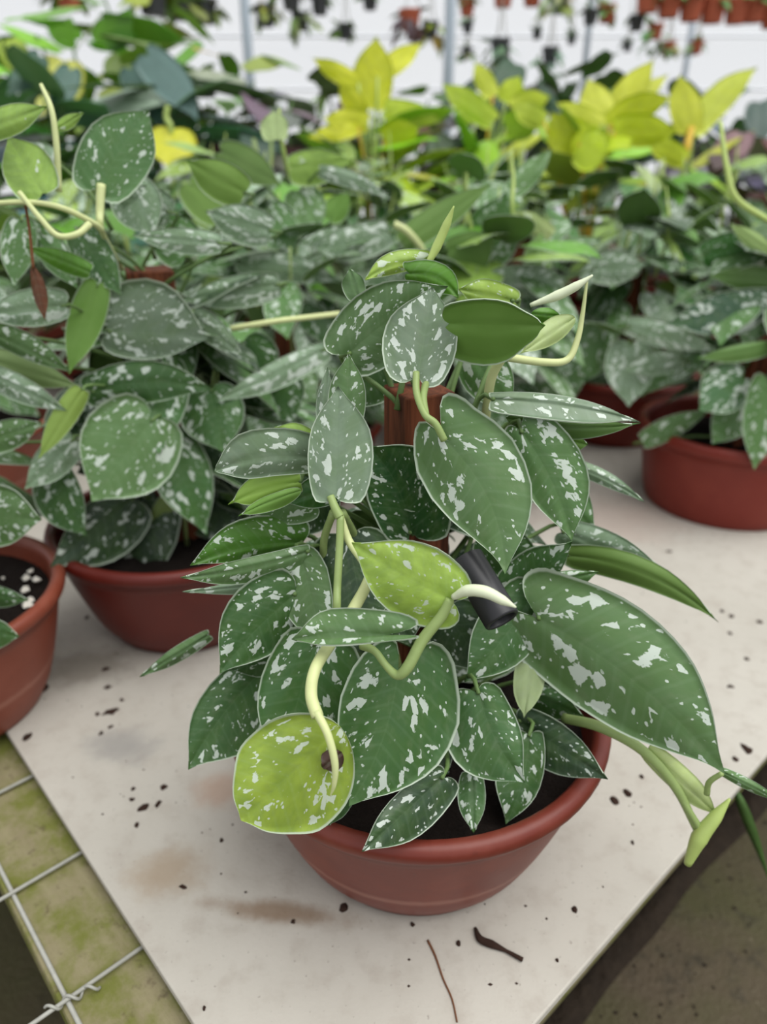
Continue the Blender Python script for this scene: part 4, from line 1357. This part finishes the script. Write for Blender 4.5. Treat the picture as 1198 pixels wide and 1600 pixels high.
CR = [(173, 1112, 14, 6, .4), (168, 1074, 7, 4, .2), (165, 1046, 6, 4, .5), (190, 1094, 4, 3, 0), (173, 1136, 6, 2, .7), (158, 1146, 4, 3, -.4), (152, 1116, 4, 3, 0), (136, 965, 3, 3, 0),
      (224, 1262, 13, 5, .6), (247, 1257, 4, 7, -.2), (256, 1230, 7, 4, .7), (214, 1289, 4, 4, 0), (208, 1233, 4, 3, .3), (206, 1250, 5, 3, 0),
      (960, 1251, 7, 7, 0), (981, 1240, 6, 8, .3), (1166, 1170, 8, 9, 0), (1148, 1186, 5, 4, 0), (898, 1422, 5, 5, 0), (1002, 1214, 4, 4, 0), (988, 1317, 3, 3, 0), (716, 1474, 4, 4, 0), (644, 1445, 4, 4, 0),
      (536, 1418, 7, 6, .3), (458, 1440, 4, 3, 0), (346, 1313, 3, 3, 0), (286, 1386, 6, 3, -.3), (319, 1576, 3, 3, 0), (870, 1501, 2.5, 2.5, 0), (1142, 963, 5, 3, 0), (1186, 972, 6, 3, 0), (1128, 955, 4, 3, 0), (1140, 990, 4, 3, 0),
      (1166, 1030, 5, 3, 0), (70, 1075, 9, 8, 0), (42, 1153, 7, 8, 0), (1045, 862, 5, 2, 0), (1168, 1376, 3, 3, 0), (783, 1390, 3, 3, 0), (1094, 1102, 4, 3, 0), (1141, 1073, 5, 3, 0)]
for x, y, rx, ry, a in CR[:-4] + CR[-2:]:
    if x < 300:
        lab = 'dark soil crumb on the board between the wire mesh and the two pots behind it'
    elif y > 1290:
        lab = 'dark soil crumb on the board in front of the bowl pot'
    elif y > 1150:
        lab = 'dark soil crumb on the board beside the hanging shoot'
    else:
        lab = 'dark soil crumb on the board near the steep red-brown pot'
    crumb(x, y, rx, ry, a, label=lab)
pts = [(742, 1452), (750, 1470), (768, 1478), (790, 1488), (816, 1502)]
P3 = [ground(x, y) + np.array([0, 0, .0016]) for x, y in pts]
o = tube('twig', P3, [.001, .0026, .0028, .0012, .0016], M['crumb'], n=16, sides=6)
tag(o, 'dark crooked bark twig lying on the board in front of the pot', 'twig')
P3 = [ground(x, y) + np.array([0, 0, .0006]) for x, y in [(668, 1470), (680, 1495), (692, 1530), (706, 1562), (714, 1598)]]
o = tube('dry_straw', P3, [.0008, .0006, .0005], M['dead'], n=16, sides=5)
tag(o, 'thin dry straw lying towards the front corner of the board', 'straw')
# uneven dark brown band on the floor along the bench
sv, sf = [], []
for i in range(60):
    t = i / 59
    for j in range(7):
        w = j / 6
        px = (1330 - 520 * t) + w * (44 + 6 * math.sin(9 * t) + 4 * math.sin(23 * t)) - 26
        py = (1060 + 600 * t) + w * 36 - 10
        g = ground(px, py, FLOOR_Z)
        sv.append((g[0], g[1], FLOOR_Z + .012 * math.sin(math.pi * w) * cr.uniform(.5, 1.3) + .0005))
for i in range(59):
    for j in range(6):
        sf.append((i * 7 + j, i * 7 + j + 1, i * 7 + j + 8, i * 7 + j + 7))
o = mesh_obj('dark_strip', sv, sf, M['dark_ground'])
tag(o, 'uneven dark brown band on the floor along the bench edge', 'dark_ground', kind='stuff')
v, f = [], []
for k in range(110):
    t, w = cr.random(), cr.random() ** .7
    g = ground((1330 - 520 * t) + w * 170 - 26, (1060 + 600 * t) + w * 90 - 10, FLOOR_Z)
    s = cr.uniform(.0010, .003)
    b = len(v)
    v += [g + np.array([s * cr.uniform(.6, 1.6), 0, 0]), g + np.array([0, s, 0]), g + np.array([-s * cr.uniform(.6, 1.6), 0, 0]), g + np.array([0, -s, 0]), g + np.array([0, 0, s * .8])]
    f += [(b, b + 1, b + 4), (b + 1, b + 2, b + 4), (b + 2, b + 3, b + 4), (b + 3, b, b + 4)]
o = mesh_obj('floor_litter', v, f, M['dark_ground'], smooth=False)
tag(o, 'scattered dark grit on the mossy floor beside the bench', 'grit', kind='stuff')
# specks too small to count
v, f = [], []
for k in range(500):
    g = ab(cr.uniform(.02, 1.0), cr.uniform(.02, .9), 0)
    s = cr.uniform(.0004, .0011)
    b = len(v)
    v += [g + np.array([s * cr.uniform(.6, 1.6), 0, 0]), g + np.array([0, s, 0]), g + np.array([-s * cr.uniform(.6, 1.6), 0, 0]), g + np.array([0, -s, 0]), g + np.array([0, 0, s * .6])]
    f += [(b, b + 1, b + 4), (b + 1, b + 2, b + 4), (b + 2, b + 3, b + 4), (b + 3, b, b + 4)]
o = mesh_obj('soil_specks', v, f, M['crumb'], smooth=False)
tag(o, 'fine dark soil specks sprinkled over the white board', 'soil', kind='stuff')
# grass blade hanging out from under the board
gb = [ground(1148, 1232, -.012), ground(1158, 1256, -.022), ground(1172, 1292, -.045), ground(1186, 1330, -.075), ground(1206, 1388, -.12)]
gs, gf = [], []
G = catmull(gb, 20)
for i, p_ in enumerate(G):
    t = i / 20
    w = .0045 * math.sin(math.pi * min(1, t * .9 + .12)) + .0003
    sd_ = np.array([.75, -.45, .35])
    gs += [p_ - sd_ * w, p_ + np.array([0, .0008, .0008]), p_ + sd_ * w, p_ - np.array([0, 0, .0006])]
for i in range(20):
    for j in range(4):
        gf.append((i * 4 + j, i * 4 + (j + 1) % 4, i * 4 + 4 + (j + 1) % 4, i * 4 + 4 + j))
o = mesh_obj('grass_blade', gs, gf, M['grass'])
tag(o, 'single green grass blade hanging from under the board edge', 'grass blade')
